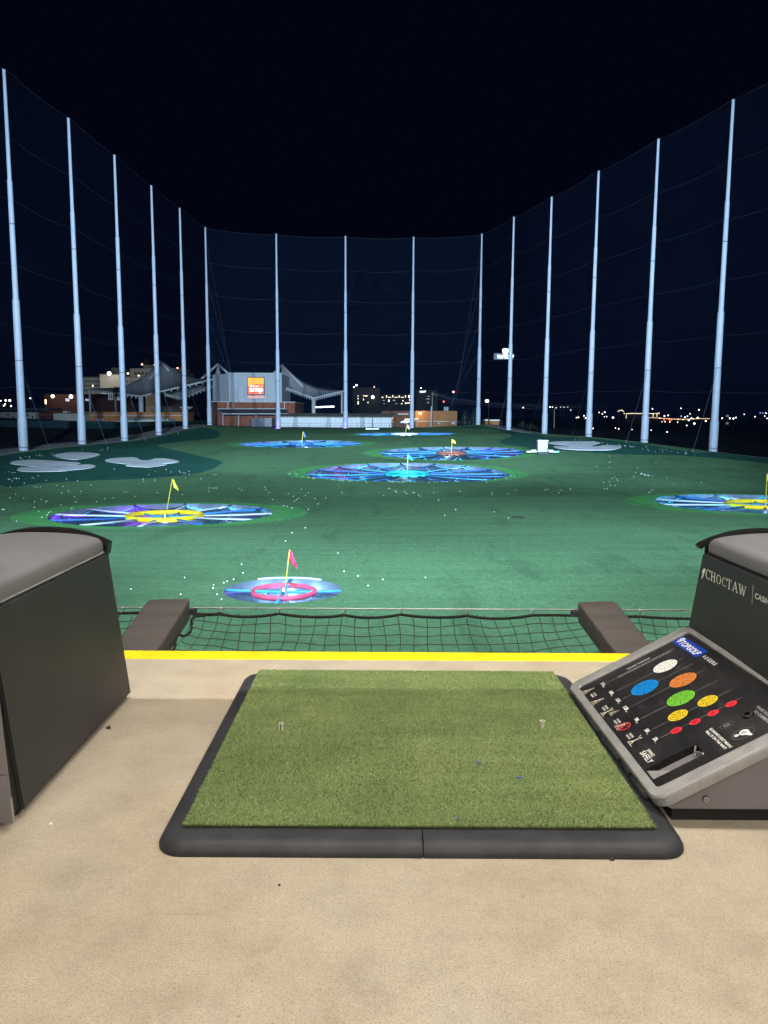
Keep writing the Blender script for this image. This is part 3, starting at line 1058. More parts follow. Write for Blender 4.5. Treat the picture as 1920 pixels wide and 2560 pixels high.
def make_flag(n, topx, flagmat, lab, poly, scale):
    c = TC[n]
    base = Vector((c.x, c.y, gz(c.x, c.y) - 0.35))
    D = c.y
    tip = at(topx[0], topx[1], D)
    root = thing('target_flag', lab, 'flag', base, 'flags standing in the targets')
    m = MB()
    m.tube([base, tip], 0.012 + 0.00025 * D, 6, MAT['pole_yellow'])
    m.build('flagstick', MAT['pole_yellow'], root, True)
    # cloth hanging from the top of the stick, folded and drooping to the right
    m = MB()
    vs, fs = [], []
    nx, ny = 8, 6
    for i in range(nx + 1):
        u = i / nx
        for j in range(ny + 1):
            w = j / ny
            x = poly[0] * u
            topz = -poly[2] * u ** 1.3
            botz = -poly[1] - (poly[3] - poly[1]) * u
            z = topz + (botz - topz) * w
            vs.append(tip + Vector((x, 0.07 * scale * math.sin(u * 7 + w * 2), z)) * 1.0)
    for i in range(nx):
        for j in range(ny):
            p = i * (ny + 1) + j
            fs.append((p, p + 1, p + ny + 2, p + ny + 1))
    m.add(vs, fs, flagmat)
    o = m.build('flag_cloth', flagmat, root, True)
    sol = o.modifiers.new('cloth', 'SOLIDIFY')
    sol.thickness = 0.01
    return root


make_flag('red', (724, 1374), MAT['flag_red'], 'pink red flag on a yellow stick in the nearest target', (0.22, 0.36, 0.50, 0.60), 1)
make_flag('yellow_left', (431, 1197), MAT['flag_yellow'], 'yellow flag on a yellow stick in the left yellow ringed target', (0.30, 0.42, 0.50, 0.72), 1.3)
make_flag('green', (1020, 1135), MAT['flag_teal'], 'teal flag in the middle of the large teal centred target', (0.52, 0.52, 0.46, 0.74), 2)
make_flag('brown', (1130, 1098), MAT['flag_yellow'], 'pale yellow flag in the brown ringed target', (0.52, 0.46, 0.3, 0.62), 2)
make_flag('blue', (758, 1079), MAT['flag_blue'], 'blue flag in the far target left of centre', (0.4, 0.75, 0.55, 1.0), 2)
make_flag('white', (1018, 1061), MAT['flag_white'], 'white flag in the farthest target before the shed', (0.5, 0.7, 0.6, 1.1), 2)
make_flag('yellow_right', (1918, 1184), MAT['flag_yellow'], 'yellow flag at the right edge in the cut off yellow target', (0.30, 0.42, 0.30, 0.6), 1.3)

# ------------------------------------------------------------------ golf balls
BALLS = []
for pts, s, ox, oy in (
    ([(75, 35), (40, 38), (105, 42), (128, 42), (72, 98), (85, 101), (120, 93), (140, 90), (163, 93), (143, 97), (107, 115), (278, 88), (293, 91), (210, 133), (330, 70), (400, 109), (575, 98), (670, 112), (90, 167),
      (295, 162), (315, 169), (349, 163), (491, 154), (545, 163), (787, 149), (700, 203), (592, 201), (534, 219), (135, 230), (205, 262), (85, 261), (643, 249), (655, 296), (356, 276), (298, 294), (395, 296), (407, 290),
      (527, 324), (620, 352), (297, 345), (335, 377), (362, 429), (408, 410), (420, 388), (438, 383), (143, 463), (906, 269), (975, 261), (835, 294), (1069, 208), (1094, 209), (1168, 248), (1236, 98), (1242, 120), (1287, 61),
      (1338, 107), (1360, 215), (1577, 232), (1604, 90), (1588, 45), (1602, 47), (1633, 32), (1636, 57), (1477, 37), (1550, 28), (1560, 42), (1436, 17), (1342, 33), (989, 10), (20, 362), (36, 363)], 0.2893, 0, 1170),
    ([(183, 27), (207, 27), (78, 61), (146, 173), (410, 142), (431, 159), (632, 134), (638, 155), (665, 180), (832, 189), (875, 214), (885, 254), (903, 241), (921, 231), (979, 204), (1005, 184), (945, 151), (1063, 231),
      (1090, 279), (1154, 227), (1297, 181), (1263, 111), (694, 239), (793, 294), (822, 301), (866, 314), (1005, 326), (979, 486), (864, 528), (836, 20), (849, 18), (888, 14), (905, 22), (955, 42), (1007, 51), (1042, 58),
      (1058, 57), (1172, 64), (1204, 67), (1222, 70), (1272, 76), (1294, 76), (1310, 82), (1340, 80), (1364, 84), (1434, 87), (1508, 93), (1655, 204), (180, 141), (195, 141), (212, 142), (150, 141)], 0.2893, 480, 1180),
    ([(43, 145), (96, 166), (107, 175), (177, 173), (195, 190), (251, 179), (260, 182), (297, 202), (316, 212), (430, 179), (470, 246), (656, 169), (933, 183), (935, 197), (1074, 190), (1136, 157), (1391, 158), (1413, 153),
      (1531, 160), (1512, 183), (1611, 150), (620, 327), (952, 348), (525, 379), (1076, 402), (132, 93), (159, 96), (387, 90), (434, 89), (460, 89), (503, 88), (543, 86), (642, 82), (709, 80), (739, 79), (812, 73), (865, 71),
      (885, 86), (920, 67), (963, 65), (1057, 52), (1105, 31), (1127, 41), (1094, 38), (70, 90)], 0.2893, 960, 1180),
    ([(811, 23), (871, 1), (782, 61), (1019, 116), (584, 166), (591, 205), (328, 226), (85, 279), (310, 302), (458, 260), (456, 274), (474, 302), (494, 325), (504, 250), (519, 243), (548, 235), (1046, 198), (1109, 219), (1221, 235),
      (1413, 226), (1154, 263)], 0.5546, 280, 1320),
    ([(235, 1052), (345, 965), (347, 1015), (343, 1058), (730, 1020), (576, 1062), (563, 1101), (545, 1137), (389, 1136), (365, 1148), (407, 1156), (413, 1168), (347, 1177), (294, 1184), (350, 1209), (393, 1208), (300, 1237),
      (325, 1237), (20, 1238), (822, 1146), (878, 1195), (1108, 1186), (697, 1250), (673, 1267)], 0.3014, 1420, 850)):
    BALLS += [(ox + x * s, oy + y * s) for x, y in pts]
for k in range(14):
    u = random.random()
    BALLS.append((1420 + (600 + 110 * u) * 0.3014, 850 + (1112 + 22 * u + random.uniform(-5, 5)) * 0.3014))
for k in range(34):
    u = random.random()
    BALLS.append((1425 + 330 * u, 1101 + 36 * u + random.gauss(0, 3.0)))
for k in range(20):
    u = random.random()
    BALLS.append((50 + 230 * u, 1141 - 26 * u + random.uniform(2, 9)))
bm_ = MB()
bm_.sphere((0, 0, 0), 1.0, 10, 8, MAT['ball'])
ball0 = bm_.build('golf_ball', MAT['ball'], None, True)
first = True
for px, py in BALLS[:300]:
    g = ground(px, py)
    if any((g.x - c.x) ** 2 + (g.y - c.y) ** 2 < (TR[n] + 0.1) ** 2 for n, c in TC.items()):
        continue
    o = ball0 if first else ball0.copy()
    if not first:
        COL.objects.link(o)
    first = False
    rad = 0.0215 + 0.00015 * g.y
    o.scale = (rad, rad, rad)
    o.location = (g.x, g.y, g.z + rad * 0.9)
    tag(o, 'small white golf ball lying on the green turf', 'golf ball', 'golf balls on the turf')

# drain grate in the turf
g = ground(1295, 1294)
m = MB()
m.tube([(g.x, g.y, g.z - 0.05), (g.x, g.y, g.z + 0.03)], 0.36, 24, MAT['grate'])
tag(m.build('drain_cover', MAT['grate'], None, 40), 'round dark drain cover let into the turf at mid right', 'drain cover')
g = ground(931, 1073.5)
m = MB()
m.box((g.x - 1.7, g.y - 0.3, g.z - 0.1), (g.x + 1.7, g.y + 0.3, g.z + 0.28), MAT['ring_white'], 0.05)
tag(m.build('light_bar', MAT['ring_white']), 'low white bar on the turf below the thin dark pole', 'light bar')

# padded board with two low wings
g = ground(1356, 1136)
D = g.y
k = D / F
root = thing('padded_board', 'upright white padded board with low side wings right of centre', 'padded board', g)
w = 12 * k
m = MB()
vs, fs = [], []
for i in range(25):
    u = i / 24
    for j in range(2):
        zz = 0.35 + (1.75 - 0.35) * j
        vs.append((g.x - w + 2 * w * u, g.y - 0.12 - 0.09 * abs(math.sin(u * math.pi * 4)), g.z + zz))
for i in range(24):
    fs.append((2 * i, 2 * i + 2, 2 * i + 3, 2 * i + 1))
m.add(vs, fs, MAT['pad_cloth'])
m.box((g.x - w, g.y - 0.115, g.z + 0.35), (g.x + w, g.y + 0.12, g.z + 1.75), MAT['pad_cloth'], 0.03)
m.build('pad', MAT['pad_cloth'], root, 50)
m = MB()
m.box((g.x - w - 0.06, g.y - 0.28, g.z + 1.75), (g.x + w + 0.06, g.y + 0.2, g.z + 1.87), MAT['ring_white'], 0.03)
m.build('top_rail', MAT['ring_white'], root)
m = MB()
m.box((g.x - w - 0.05, g.y - 0.55, g.z + 0.02), (g.x + w + 0.05, g.y + 0.4, g.z + 0.34), MAT['dark_metal'], 0.04)
for sx in (-1, 1):
    m.box((g.x + sx * (w + 0.015), g.y + 0.1, g.z + 0.3), (g.x + sx * (w + 0.10), g.y + 0.5, g.z + 1.78), MAT['dark_metal'])
m.build('base', MAT['dark_metal'], root)
for sx, mat2 in ((-1, 'ring_white'), (1, 'pad_teal')):
    m = MB()
    x0, x1 = g.x + sx * (w + 0.15), g.x + sx * (w + 1.45)
    m.box((x0, g.y - 0.4, g.z + 0.30), (x1, g.y - 0.05, g.z + 0.44), MAT['ring_white'], 0.03)
    m.box((x0, g.y + 0.3, g.z + 0.45), ((x0 + x1) / 2, g.y + 0.55, g.z + 0.57), MAT['ring_white'], 0.03)
    m.box(((x0 + 2 * x1) / 3, g.y - 0.43, g.z + 0.27), (x1 + sx * 0.03, g.y - 0.02, g.z + 0.47), MAT[mat2], 0.03)
    m.tube([(x0 - sx * 0.2, g.y, g.z + 0.25), (x0 + sx * 0.6, g.y, g.z + 0.28)], 0.05, 6, MAT['dark_metal'])
    m.tube([(x1 - sx * 0.2, g.y - 0.2, g.z), (x1 - sx * 0.2, g.y - 0.2, g.z + 0.3)], 0.04, 6, MAT['dark_metal'])
    m.build('wing', MAT['ring_white'], root)


# ------------------------------------------------------------------ the hitting bay
m = MB()
m.box((-9, -4.0, -0.32), (9, 4.185, 0.0), MAT['concrete'])
tag(m.build('deck_floor', MAT['concrete']), kind='structure')
m = MB()
vs = []
m.box((-9, 4.187, -0.322), (9, 4.335, 0.004), MAT['yellow_edge'], 0.008)
tag(m.build('edge_strip', MAT['yellow_edge']), 'bright yellow strip along the outer edge of the concrete deck', 'edge strip')
m = MB()
m.box((-9, -4.0, 3.85), (9, 4.30, 4.15), MAT['concrete'])
tag(m.build('ceiling', MAT['concrete']), kind='structure')

# --- hitting mat
MX0, MX1, MY0, MY1 = -0.712, 0.962, 2.238, 3.872
TX0, TX1, TY0, TY1 = -0.640, 0.880, 2.338, 3.862
SEAM = 0.128
root = thing('hitting_mat', 'square green turf hitting mat in a black rubber tray', 'golf mat', (0.12, 3.05, 0))


def rrect(x0, y0, x1, y1, r, n=7):
    out = []
    for cx, cy, a0 in ((x1 - r, y0 + r, -90), (x1 - r, y1 - r, 0), (x0 + r, y1 - r, 90), (x0 + r, y0 + r, 180)):
        for k in range(n + 1):
            a = R(a0 + 90 * k / n)
            out.append((cx + r * math.cos(a), cy + r * math.sin(a)))
    return out


def tray():
    bm = bmesh.new()
    rows = []
    for ins, z in ((0.0, 0.0), (0.0, 0.012), (0.006, 0.024), (0.018, 0.034), (0.034, 0.0395), (0.06, 0.041)):
        fy = 1.0
        lp = rrect(MX0 + ins, MY0 + ins * 1.25, MX1 - ins, MY1 - ins * 0.3, 0.085)
        rows.append([bm.verts.new((x, y, z)) for x, y in lp])
    for a, b in zip(rows[:-1], rows[1:]):
        n = len(a)
        for i in range(n):
            bm.faces.new((a[i], a[(i + 1) % n], b[(i + 1) % n], b[i]))
    bm.faces.new(rows[-1])
    return bm


for sgn in (1, -1):
    bm = tray()
    bmesh.ops.bisect_plane(bm, geom=bm.verts[:] + bm.edges[:] + bm.faces[:], plane_co=(SEAM - sgn * 0.0016, 0, 0), plane_no=(sgn, 0, 0), clear_outer=True)
    ed = [e for e in bm.edges if e.is_boundary and all(abs(v.co.x - (SEAM - sgn * 0.0016)) < 1e-4 for v in e.verts)]
    r_ = bmesh.ops.extrude_edge_only(bm, edges=ed)
    for v in [v for v in r_['geom'] if isinstance(v, bmesh.types.BMVert)]:
        v.co.x -= sgn * 0.0001
        v.co.z -= 0.03
    m = MB()
    m.bm(bm, MAT['rubber'])
    m.build('rubber_tray', MAT['rubber'], root, 35)
m = MB()
m.box((TX0, TY0, 0.0415), (TX1, TY1, 0.050), MAT['backing'], 0.003)
m.build('turf_backing', MAT['backing'], root)


def turf_blades():
    NB = 360000
    x = rng.uniform(TX0 - 0.001, TX1 + 0.001, NB)
    y = rng.uniform(TY0 - 0.003, TY1, NB)
    # ragged, slightly fuller pile along the front edge
    h = rng.uniform(0.0045, 0.0082, NB)
    wear = np.exp(-(((x + 0.22) / 0.38) ** 2 + ((y - 3.2) / 0.42) ** 2)) + 0.8 * np.exp(-(((x - 0.42) / 0.3) ** 2 + ((y - 3.1) / 0.35) ** 2))
    h *= 1 - 0.25 * np.clip(wear, 0, 1)
    a = rng.uniform(0, 2 * np.pi, NB)
    lean = rng.uniform(0.2, 1.5, NB) * 0.0062
    w = rng.uniform(0.0005, 0.0010, NB)
    dx, dy = np.cos(a), np.sin(a)
    z0 = 0.0495
    px, py = -dy * w, dx * w
    V = np.empty((NB, 5, 3))
    V[:, 0] = np.stack([x - px, y - py, np.full(NB, z0)], 1)
    V[:, 1] = np.stack([x + px, y + py, np.full(NB, z0)], 1)
    mx, my, mz = x + dx * lean * 0.35, y + dy * lean * 0.35, z0 + h * 0.75
    V[:, 2] = np.stack([mx + px * 0.9, my + py * 0.9, mz], 1)
    V[:, 3] = np.stack([mx - px * 0.9, my - py * 0.9, mz], 1)
    V[:, 4] = np.stack([x + dx * lean * 1.3, y + dy * lean * 1.3, z0 + h * rng.uniform(0.75, 1.05, NB)], 1)
    base = np.arange(NB) * 5
    me = bpy.data.meshes.new('turf_pile')
    me.vertices.add(NB * 5)
    me.vertices.foreach_set('co', (V - np.array([0.12, 3.05, 0])).reshape(-1).astype(np.float32))
    li = np.empty((NB, 7), np.int32)
    li[:, 0:4] = base[:, None] + np.array([0, 1, 2, 3])
    li[:, 4:7] = base[:, None] + np.array([3, 2, 4])
    me.loops.add(NB * 7)
    me.loops.foreach_set('vertex_index', li.reshape(-1))
    me.polygons.add(NB * 2)
    st = np.empty((NB, 2), np.int32)
    st[:, 0] = np.arange(NB) * 7
    st[:, 1] = st[:, 0] + 4
    me.polygons.foreach_set('loop_start', st.reshape(-1))
    me.update(calc_edges=True)
    me.validate()
    me.materials.append(MAT['blades'])
    o = bpy.data.objects.new('turf_pile', me)
    COL.objects.link(o)
    o.parent = root


turf_blades()

# rubber tees, tee splinters, crumbs
p = (-0.426, 3.096)
m = MB()
m.tube([(p[0], p[1], 0.045), (p[0], p[1], 0.083)], [0.0095, 0.0085], 14, MAT['tee'])
m.tube([(p[0], p[1], 0.0832), (p[0], p[1], 0.0836)], [0.006, 0.006], 12, MAT['tee_dark'])
m.box((p[0] - 0.0028, p[1] - 0.0105, 0.052), (p[0] + 0.0028, p[1] - 0.0085, 0.080), MAT['tee_dark'])
tag(m.build('rubber_tee', MAT['tee'], None, 40), 'split pale rubber tee on the left half of the green mat', 'tee', 'rubber tees in the mat')
p = (0.677, 3.137)
m = MB()
m.tube([(p[0], p[1], 0.045), (p[0], p[1], 0.074), (p[0], p[1], 0.081)], [0.008, 0.0085, 0.0115], 14, MAT['tee'])
m.tube([(p[0], p[1], 0.0812), (p[0], p[1], 0.0815)], [0.008, 0.008], 12, MAT['steel'])
tag(m.build('rubber_tee', MAT['tee'], None, 40), 'whole round rubber tee on the right half of the green mat', 'tee', 'rubber tees in the mat')
for (px, py), lab in (((1199, 1906), 'small blue plastic tee splinter nearer the mat middle'), ((1296, 1944), 'small blue plastic tee splinter nearer the console'), ((1145, 2046), 'tiny blue speck of plastic near the front edge of the mat')):
    d = ray(px, py)
    t = (0.062 - EYE) / d.z
    q = d * t
    m = MB()
    s_ = 0.6 if py > 2000 else 1
    for k in range(4):
        a = random.uniform(0, 6.28)
        l = 0.007 * s_
        c = Vector((q.x + random.uniform(-0.006, 0.006) * s_, q.y + random.uniform(-0.006, 0.006) * s_, 0.0625))
        v = Vector((math.cos(a), math.sin(a), random.uniform(-0.1, 0.4))) * l
        m.tube([c - v, c + v], 0.0022 * s_, 5, MAT['blue_plastic'])
    tag(m.build('tee_splinter', MAT['blue_plastic']), lab, 'plastic bit', 'blue plastic bits on the mat')
# pebbles and crumbs on the floor
for (px, py), sz, mt, lab in (((272, 1821), 0.010, 'tee_dark', 'dark pebble on the concrete beside the left divider'), ((126, 2062), 0.006, 'ink_white', 'tiny white crumb on the concrete before the left divider'),
                              ((1529, 2151), 0.007, 'tee_dark', 'dark crumb at the front right edge of the mat tray'), ((697, 2214), 0.004, 'tee_dark', 'tiny dark speck on the bare concrete before the mat')):
    d = ray(px, py)
    q = d * (-EYE / d.z)
    m = MB()
    bm = bmesh.new()
    bmesh.ops.create_icosphere(bm, subdivisions=2, radius=sz)
    for v in bm.verts:
        v.co *= 1 + 0.35 * math.sin(v.co.x * 400 + v.co.y * 310)
        v.co.z *= 0.6
    m.bm(bm, MAT[mt], Matrix.Translation((q.x, q.y, sz * 0.5)))
    tag(m.build('crumb', MAT[mt], None, True), lab, 'crumb')

# --- bay dividers: leaning box, front plate, domed cushion and a black arched rim


def divider(x0, sgn, lab):
    """x0 is the face towards the mat, the box runs away from it"""
    W = 0.54
    xo = x0 - sgn * W                      # sgn = +1: face looks to +x (left divider)
    H_ = 0.752
    root = thing('bay_divider', lab, 'bay divider', ((x0 + xo) / 2, 3.0, 0), 'dividers either side of the bay')

    def far(z):
        return 3.61 - 0.315 * z if sgn > 0 else 3.69 - 0.312 * z

    def near(z):
        return 2.484 - 0.205 * z

    def plate(z):
        return 2.405 - 0.11 * z
    m = MB()
    bm = bmesh.new()
    co = [(x0, near(0.02), 0.02), (x0, far(0.02), 0.02), (xo, far(0.02), 0.02), (xo, near(0.02), 0.02), (x0, near(H_), H_), (x0, far(H_), H_), (xo, far(H_), H_), (xo, near(H_), H_)]
    vv = [bm.verts.new(c) for c in co]
    for f in ((0, 1, 5, 4), (1, 2, 6, 5), (2, 3, 7, 6), (3, 0, 4, 7), (0, 3, 2, 1), (4, 5, 6, 7)):
        bm.faces.new([vv[i] for i in f])
    bmesh.ops.recalc_face_normals(bm, faces=bm.faces[:])
    bmesh.ops.bevel(bm, geom=bm.edges[:], offset=0.006, segments=2, affect='EDGES')
    m.bm(bm, MAT['charcoal'])
    m.build('side_panel', MAT['charcoal'], root, 40)
    # recess between box and front plate
    xi = x0 - sgn * 0.012
    m = MB()
    m.hexa([(xi, plate(0.03) + 0.004, 0.03), (xi, near(0.03) + 0.02, 0.03), (xo + sgn * 0.012, near(0.03) + 0.02, 0.03), (xo + sgn * 0.012, plate(0.03) + 0.004, 0.03)],
           [(xi, plate(H_) + 0.004, H_), (xi, near(H_) + 0.02, H_), (xo + sgn * 0.012, near(H_) + 0.02, H_), (xo + sgn * 0.012, plate(H_) + 0.004, H_)], MAT['charcoal_dark'])
    m.build('recess', MAT['charcoal_dark'], root)
    m = MB()
    for za, zb in ((0.02, 0.195), (0.1985, H_)):
        m.hexa([(x0 + sgn * 0.004, plate(za) - 0.008, za), (x0 + sgn * 0.004, plate(za) + 0.002, za), (xo, plate(za) + 0.002, za), (xo, plate(za) - 0.008, za)],
               [(x0 + sgn * 0.004, plate(zb) - 0.008, zb), (x0 + sgn * 0.004, plate(zb) + 0.002, zb), (xo, plate(zb) + 0.002, zb), (xo, plate(zb) - 0.008, zb)], MAT['plate'])
    m.hexa([(x0 + sgn * 0.0065, plate(0.02) - 0.0085, 0.02), (x0 + sgn * 0.0065, plate(0.02) + 0.0025, 0.02), (x0 + sgn * 0.0045, plate(0.02) + 0.0025, 0.02), (x0 + sgn * 0.0045, plate(0.02) - 0.0085, 0.02)],
           [(x0 + sgn * 0.0065, plate(0.11) - 0.0085, 0.11), (x0 + sgn * 0.0065, plate(0.11) + 0.0025, 0.11), (x0 + sgn * 0.0045, plate(0.11) + 0.0025, 0.11), (x0 + sgn * 0.0045, plate(0.11) - 0.0085, 0.11)], MAT['silver'])
    m.build('front_plate', MAT['plate'], root)
    for yy in (plate(0) + 0.03, 3.3):
        m = MB()
        m.box((min(x0, xo) + 0.03, yy, 0.0), (max(x0, xo) - 0.03, yy + 0.05, 0.021), MAT['charcoal_dark'])
        m.build('foot', MAT['charcoal_dark'], root)
    # cushion: domed cross-section swept along the box
    ins = 0.014
    prof = [(0.0, 0.0), (-0.002, 0.015), (-0.002, 0.045), (0.004, 0.06), (0.016, 0.070)]
    n = 14
    w2 = W - 2 * ins
    for k in range(1, n):
        u = k / n
        s = 0.016 + (w2 - 0.032) * u
        prof.append((s, 0.070 + 0.027 * (1 - (2 * u - 1) ** 2) ** 0.8))
    prof += [(w2 - 0.016, 0.070), (w2 - 0.004, 0.06), (w2 + 0.002, 0.045), (w2 + 0.002, 0.015), (w2, 0.0)]
    yf, yn = far(H_) - 0.03, plate(H_) + 0.0
    ys = [(yf, 0.90, 0.75), (yf - 0.006, 0.96, 0.9), (yf - 0.02, 0.99, 0.97), (yf - 0.05, 1, 1)] + [(yf - 0.05 - (yf - yn - 0.1) * k / 8, 1, 1) for k in range(1, 9)] + [(yn + 0.01, 0.98, 0.93), (yn, 0.92, 0.75)]
    vs, fs = [], []
    for y, kx, kz in ys:
        for px_, pz in prof:
            xx = w2 / 2 + (px_ - w2 / 2) * (0.985 + 0.015 * kx)
            vs.append((x0 - sgn * (ins + xx), y, H_ + 0.004 + pz * kz + 0.0012 * math.sin(y * 23 + px_ * 17)))
    np_ = len(prof)
    for i in range(len(ys) - 1):
        for k in range(np_ - 1):
            fs.append((i * np_ + k, i * np_ + k + 1, (i + 1) * np_ + k + 1, (i + 1) * np_ + k))
    fs.append(tuple(range(np_)))
    fs.append(tuple(reversed(range((len(ys) - 1) * np_, len(ys) * np_))))
    m = MB()
    m.add(vs, fs, MAT['cushion'])
    m.build('cushion', MAT['cushion'], root, 50)
    m = MB()
    m.tube([(x0 - sgn * (ins - 0.004), yf - 0.0, H_ + 0.006), (x0 - sgn * (ins - 0.004), yn, H_ + 0.006)], 0.004, 6, MAT['trim'] if sgn > 0 else MAT['rim'])
    m.build('piping', MAT['trim'], root)
    # arched rim behind the cushion
    m = MB()
    vs, fs = [], []
    yr = far(H_) + 0.0
    arc = []
    for k in range(33):
        u = k / 32
        s = -0.012 + (W + 0.024) * u
        z = 0.048 + 0.064 * (1 - abs(2 * u - 1) ** 2.2)
        if sgn < 0 and False:
            pass
        arc.append((s, z))
    if sgn > 0:
        arc = [(-0.004, 0.0), (-0.008, 0.025)] + arc + [(W + 0.008, 0.025), (W + 0.004, 0.0)]
    else:
        arc = [(-0.030, 0.034)] + arc + [(W + 0.03, 0.034)]
    for s, z in arc:
        nx = 0.0
        for yy, dz in ((yr + 0.018, 0.0), (yr + 0.018, -0.011), (yr - 0.030, -0.011), (yr - 0.030, 0.0)):
            vs.append((x0 - sgn * (s + (0.010 if dz < 0 and s < W * 0.2 else (-0.010 if dz < 0 and s > W * 0.8 else 0))), yy, H_ + z + dz * 1.2))
    for i in range(len(arc) - 1):
        for k in range(4):
            fs.append((i * 4 + k, i * 4 + (k + 1) % 4, (i + 1) * 4 + (k + 1) % 4, (i + 1) * 4 + k))
    fs.append((0, 1, 2, 3))
    e = (len(arc) - 1) * 4
    fs.append((e + 3, e + 2, e + 1, e))
    m.add(vs, fs, MAT['rim'])
    # the plate that carries the rim
    pv = [(x0 - sgn * (0.006 + (W - 0.012) * u), H_ + 0.044 + 0.061 * (1 - abs(2 * u - 1) ** 2.2)) for u in [k / 16 for k in range(17)]]
    loop = [(x0 - sgn * 0.006, H_ - 0.01)] + pv + [(xo + sgn * 0.006, H_ - 0.01)]
    nl = len(loop)
    m.add([(x, yr - 0.012, z) for x, z in loop] + [(x, yr - 0.002, z) for x, z in loop],
          [tuple(range(nl)), tuple(reversed(range(nl, 2 * nl)))] + [(i, nl + i, nl + (i + 1) % nl, (i + 1) % nl) for i in range(nl)], MAT['rim'])
    m.build('arched_rim', MAT['rim'], root, 50)
    return root


divider(-1.222, 1, 'dark charcoal bay divider with grey domed cushion at the left')
rd = divider(1.45, -1, 'dark charcoal bay divider with white lettering at the right')

# lettering on the right divider (serif capitals built from strokes)
SER = {
    'C': (0.80, [('arc', 0.46, 0.5, 0.40, 0.47, 40, 322, 1), ('s', 0.78, 0.98, 0.78, 0.70, .3)]),
    'H': (0.92, [('s', 0.2, 0, 0.2, 1, 1), ('s', 0.72, 0, 0.72, 1, 1), ('h', 0.2, 0.72, 0.52), ('h', 0.05, 0.35, 0.02), ('h', 0.05, 0.35, 0.98), ('h', 0.57, 0.87, 0.02), ('h', 0.57, 0.87, 0.98)]),
    'O': (0.94, [('arc', 0.47, 0.5, 0.40, 0.48, 0, 360, 1)]),
    'T': (0.80, [('s', 0.4, 0, 0.4, 1, 1), ('h', 0.04, 0.76, 0.965), ('h', 0.24, 0.56, 0.02), ('s', 0.06, 1, 0.06, 0.75, .35), ('s', 0.74, 1, 0.74, 0.75, .35)]),
    'A': (0.92, [('s', 0.12, 0, 0.46, 1, .45), ('s', 0.80, 0, 0.46, 1, 1), ('h', 0.24, 0.68, 0.33), ('h', 0.0, 0.26, 0.02), ('h', 0.66, 0.95, 0.02)]),
    'W': (1.22, [('s', 0.14, 1, 0.38, 0, 1), ('s', 0.38, 0, 0.62, 0.92, .45), ('s', 0.55, 1, 0.84, 0, 1), ('s', 0.84, 0, 1.08, 1, .45), ('h', 0.0, 0.28, 0.98), ('h', 0.94, 1.22, 0.98)]),
}
m = MB()
TXX = 1.4492
cnt = [0]


def wall(u, z):
    return (TXX - 0.0002 - 0.00002 * cnt[0], u, z)


def quad2(pts):
    cnt[0] += 1
    m.add([wall(*p) for p in pts], [tuple(range(len(pts)))], MAT['ink_white'])


def serif(ch, y, z, h, w, slope):
    """letters read along -y; y, z is the lower corner where the letter starts"""
    adv, st = SER[ch]
    sw = 0.115

    def P(a, b):
        return (y - a * w, z + b * h + slope * a * w)
    for s_ in st:
        if s_[0] == 'h':
            t = 0.035
            quad2([P(s_[1], s_[3] - t), P(s_[2], s_[3] - t), P(s_[2], s_[3] + t), P(s_[1], s_[3] + t)])
        elif s_[0] == 's':
            t = sw * s_[5] / 2 + 0.012
            quad2([P(s_[1] - t, s_[2]), P(s_[1] + t, s_[2]), P(s_[3] + t, s_[4]), P(s_[3] - t, s_[4])])
        else:
            _, cx, cy, rx, ry, a0, a1, k = s_
            n = 22
            for i in range(n):
                qa, qb = R(a0 + (a1 - a0) * i / n), R(a0 + (a1 - a0) * (i + 1) / n)
                ta = 0.05 + 0.065 * abs(math.cos(qa))
                tb = 0.05 + 0.065 * abs(math.cos(qb))
                quad2([P(cx + rx * math.cos(qa), cy + ry * math.sin(qa)), P(cx + rx * math.cos(qb), cy + ry * math.sin(qb)),
                       P(cx + (rx - tb) * math.cos(qb), cy + (ry - tb * 0.8) * math.sin(qb)), P(cx + (rx - ta) * math.cos(qa), cy + (ry - ta * 0.8) * math.sin(qa))])
    return adv * w


yy, zb = 3.411, 0.645
for i, ch in enumerate('CHOCTAW'):
    hgt = 0.047 if i == 0 else 0.0415
    yy -= serif(ch, yy, zb - (0.002 if i == 0 else 0), hgt, 0.064 if i == 0 else 0.0565, 0.0) + 0.005
    zb += 0.0008
# feathers
for pts in ([(3.447, .655), (3.441, .672), (3.428, .684), (3.412, .687), (3.420, .676), (3.432, .666)], [(3.447, .631), (3.440, .651), (3.428, .669), (3.414, .684), (3.417, .668), (3.428, .647)],
            [(3.425, .664), (3.421, .676), (3.411, .688), (3.409, .684), (3.416, .672)]):
    quad2(pts)
quad2([(2.962, .638), (2.9595, .638), (2.9595, .712), (2.962, .712)])
text_into(m, 'CASINOS', (TXX, 2.945, 0.6625), (0, -1, 0), (0, 0, 1), 0.0225, 0.165, 0.012, 0, MAT['ink_white'])
m.build('lettering', MAT['ink_white'], rd)

# --- ball console
O_ = Vector((0.885, 3.555, 0.08))
Rv = Vector((0.025, -1, 0)).normalized()
Sv = (Vector((1.45, 3.56, 0.377)) - O_)
Sv = (Sv - Rv * Sv.dot(Rv)).normalized()
Nv = Rv.cross(Sv).normalized()
if Nv.z < 0:
    Nv = -Nv


def C_(a, b, h=0.0):
    return O_ + Rv * a + Sv * b + Nv * h


cons = thing('ball_console', 'sloping black ball console with coloured target chart and grey frame', 'ball dispenser', (1.2, 3.0, 0))
AL, BL = 1.118, 0.636


def ring_loop(a0, b0, a1, b1, r, n=6):
    return rrect(a0, b0, a1, b1, r, n)


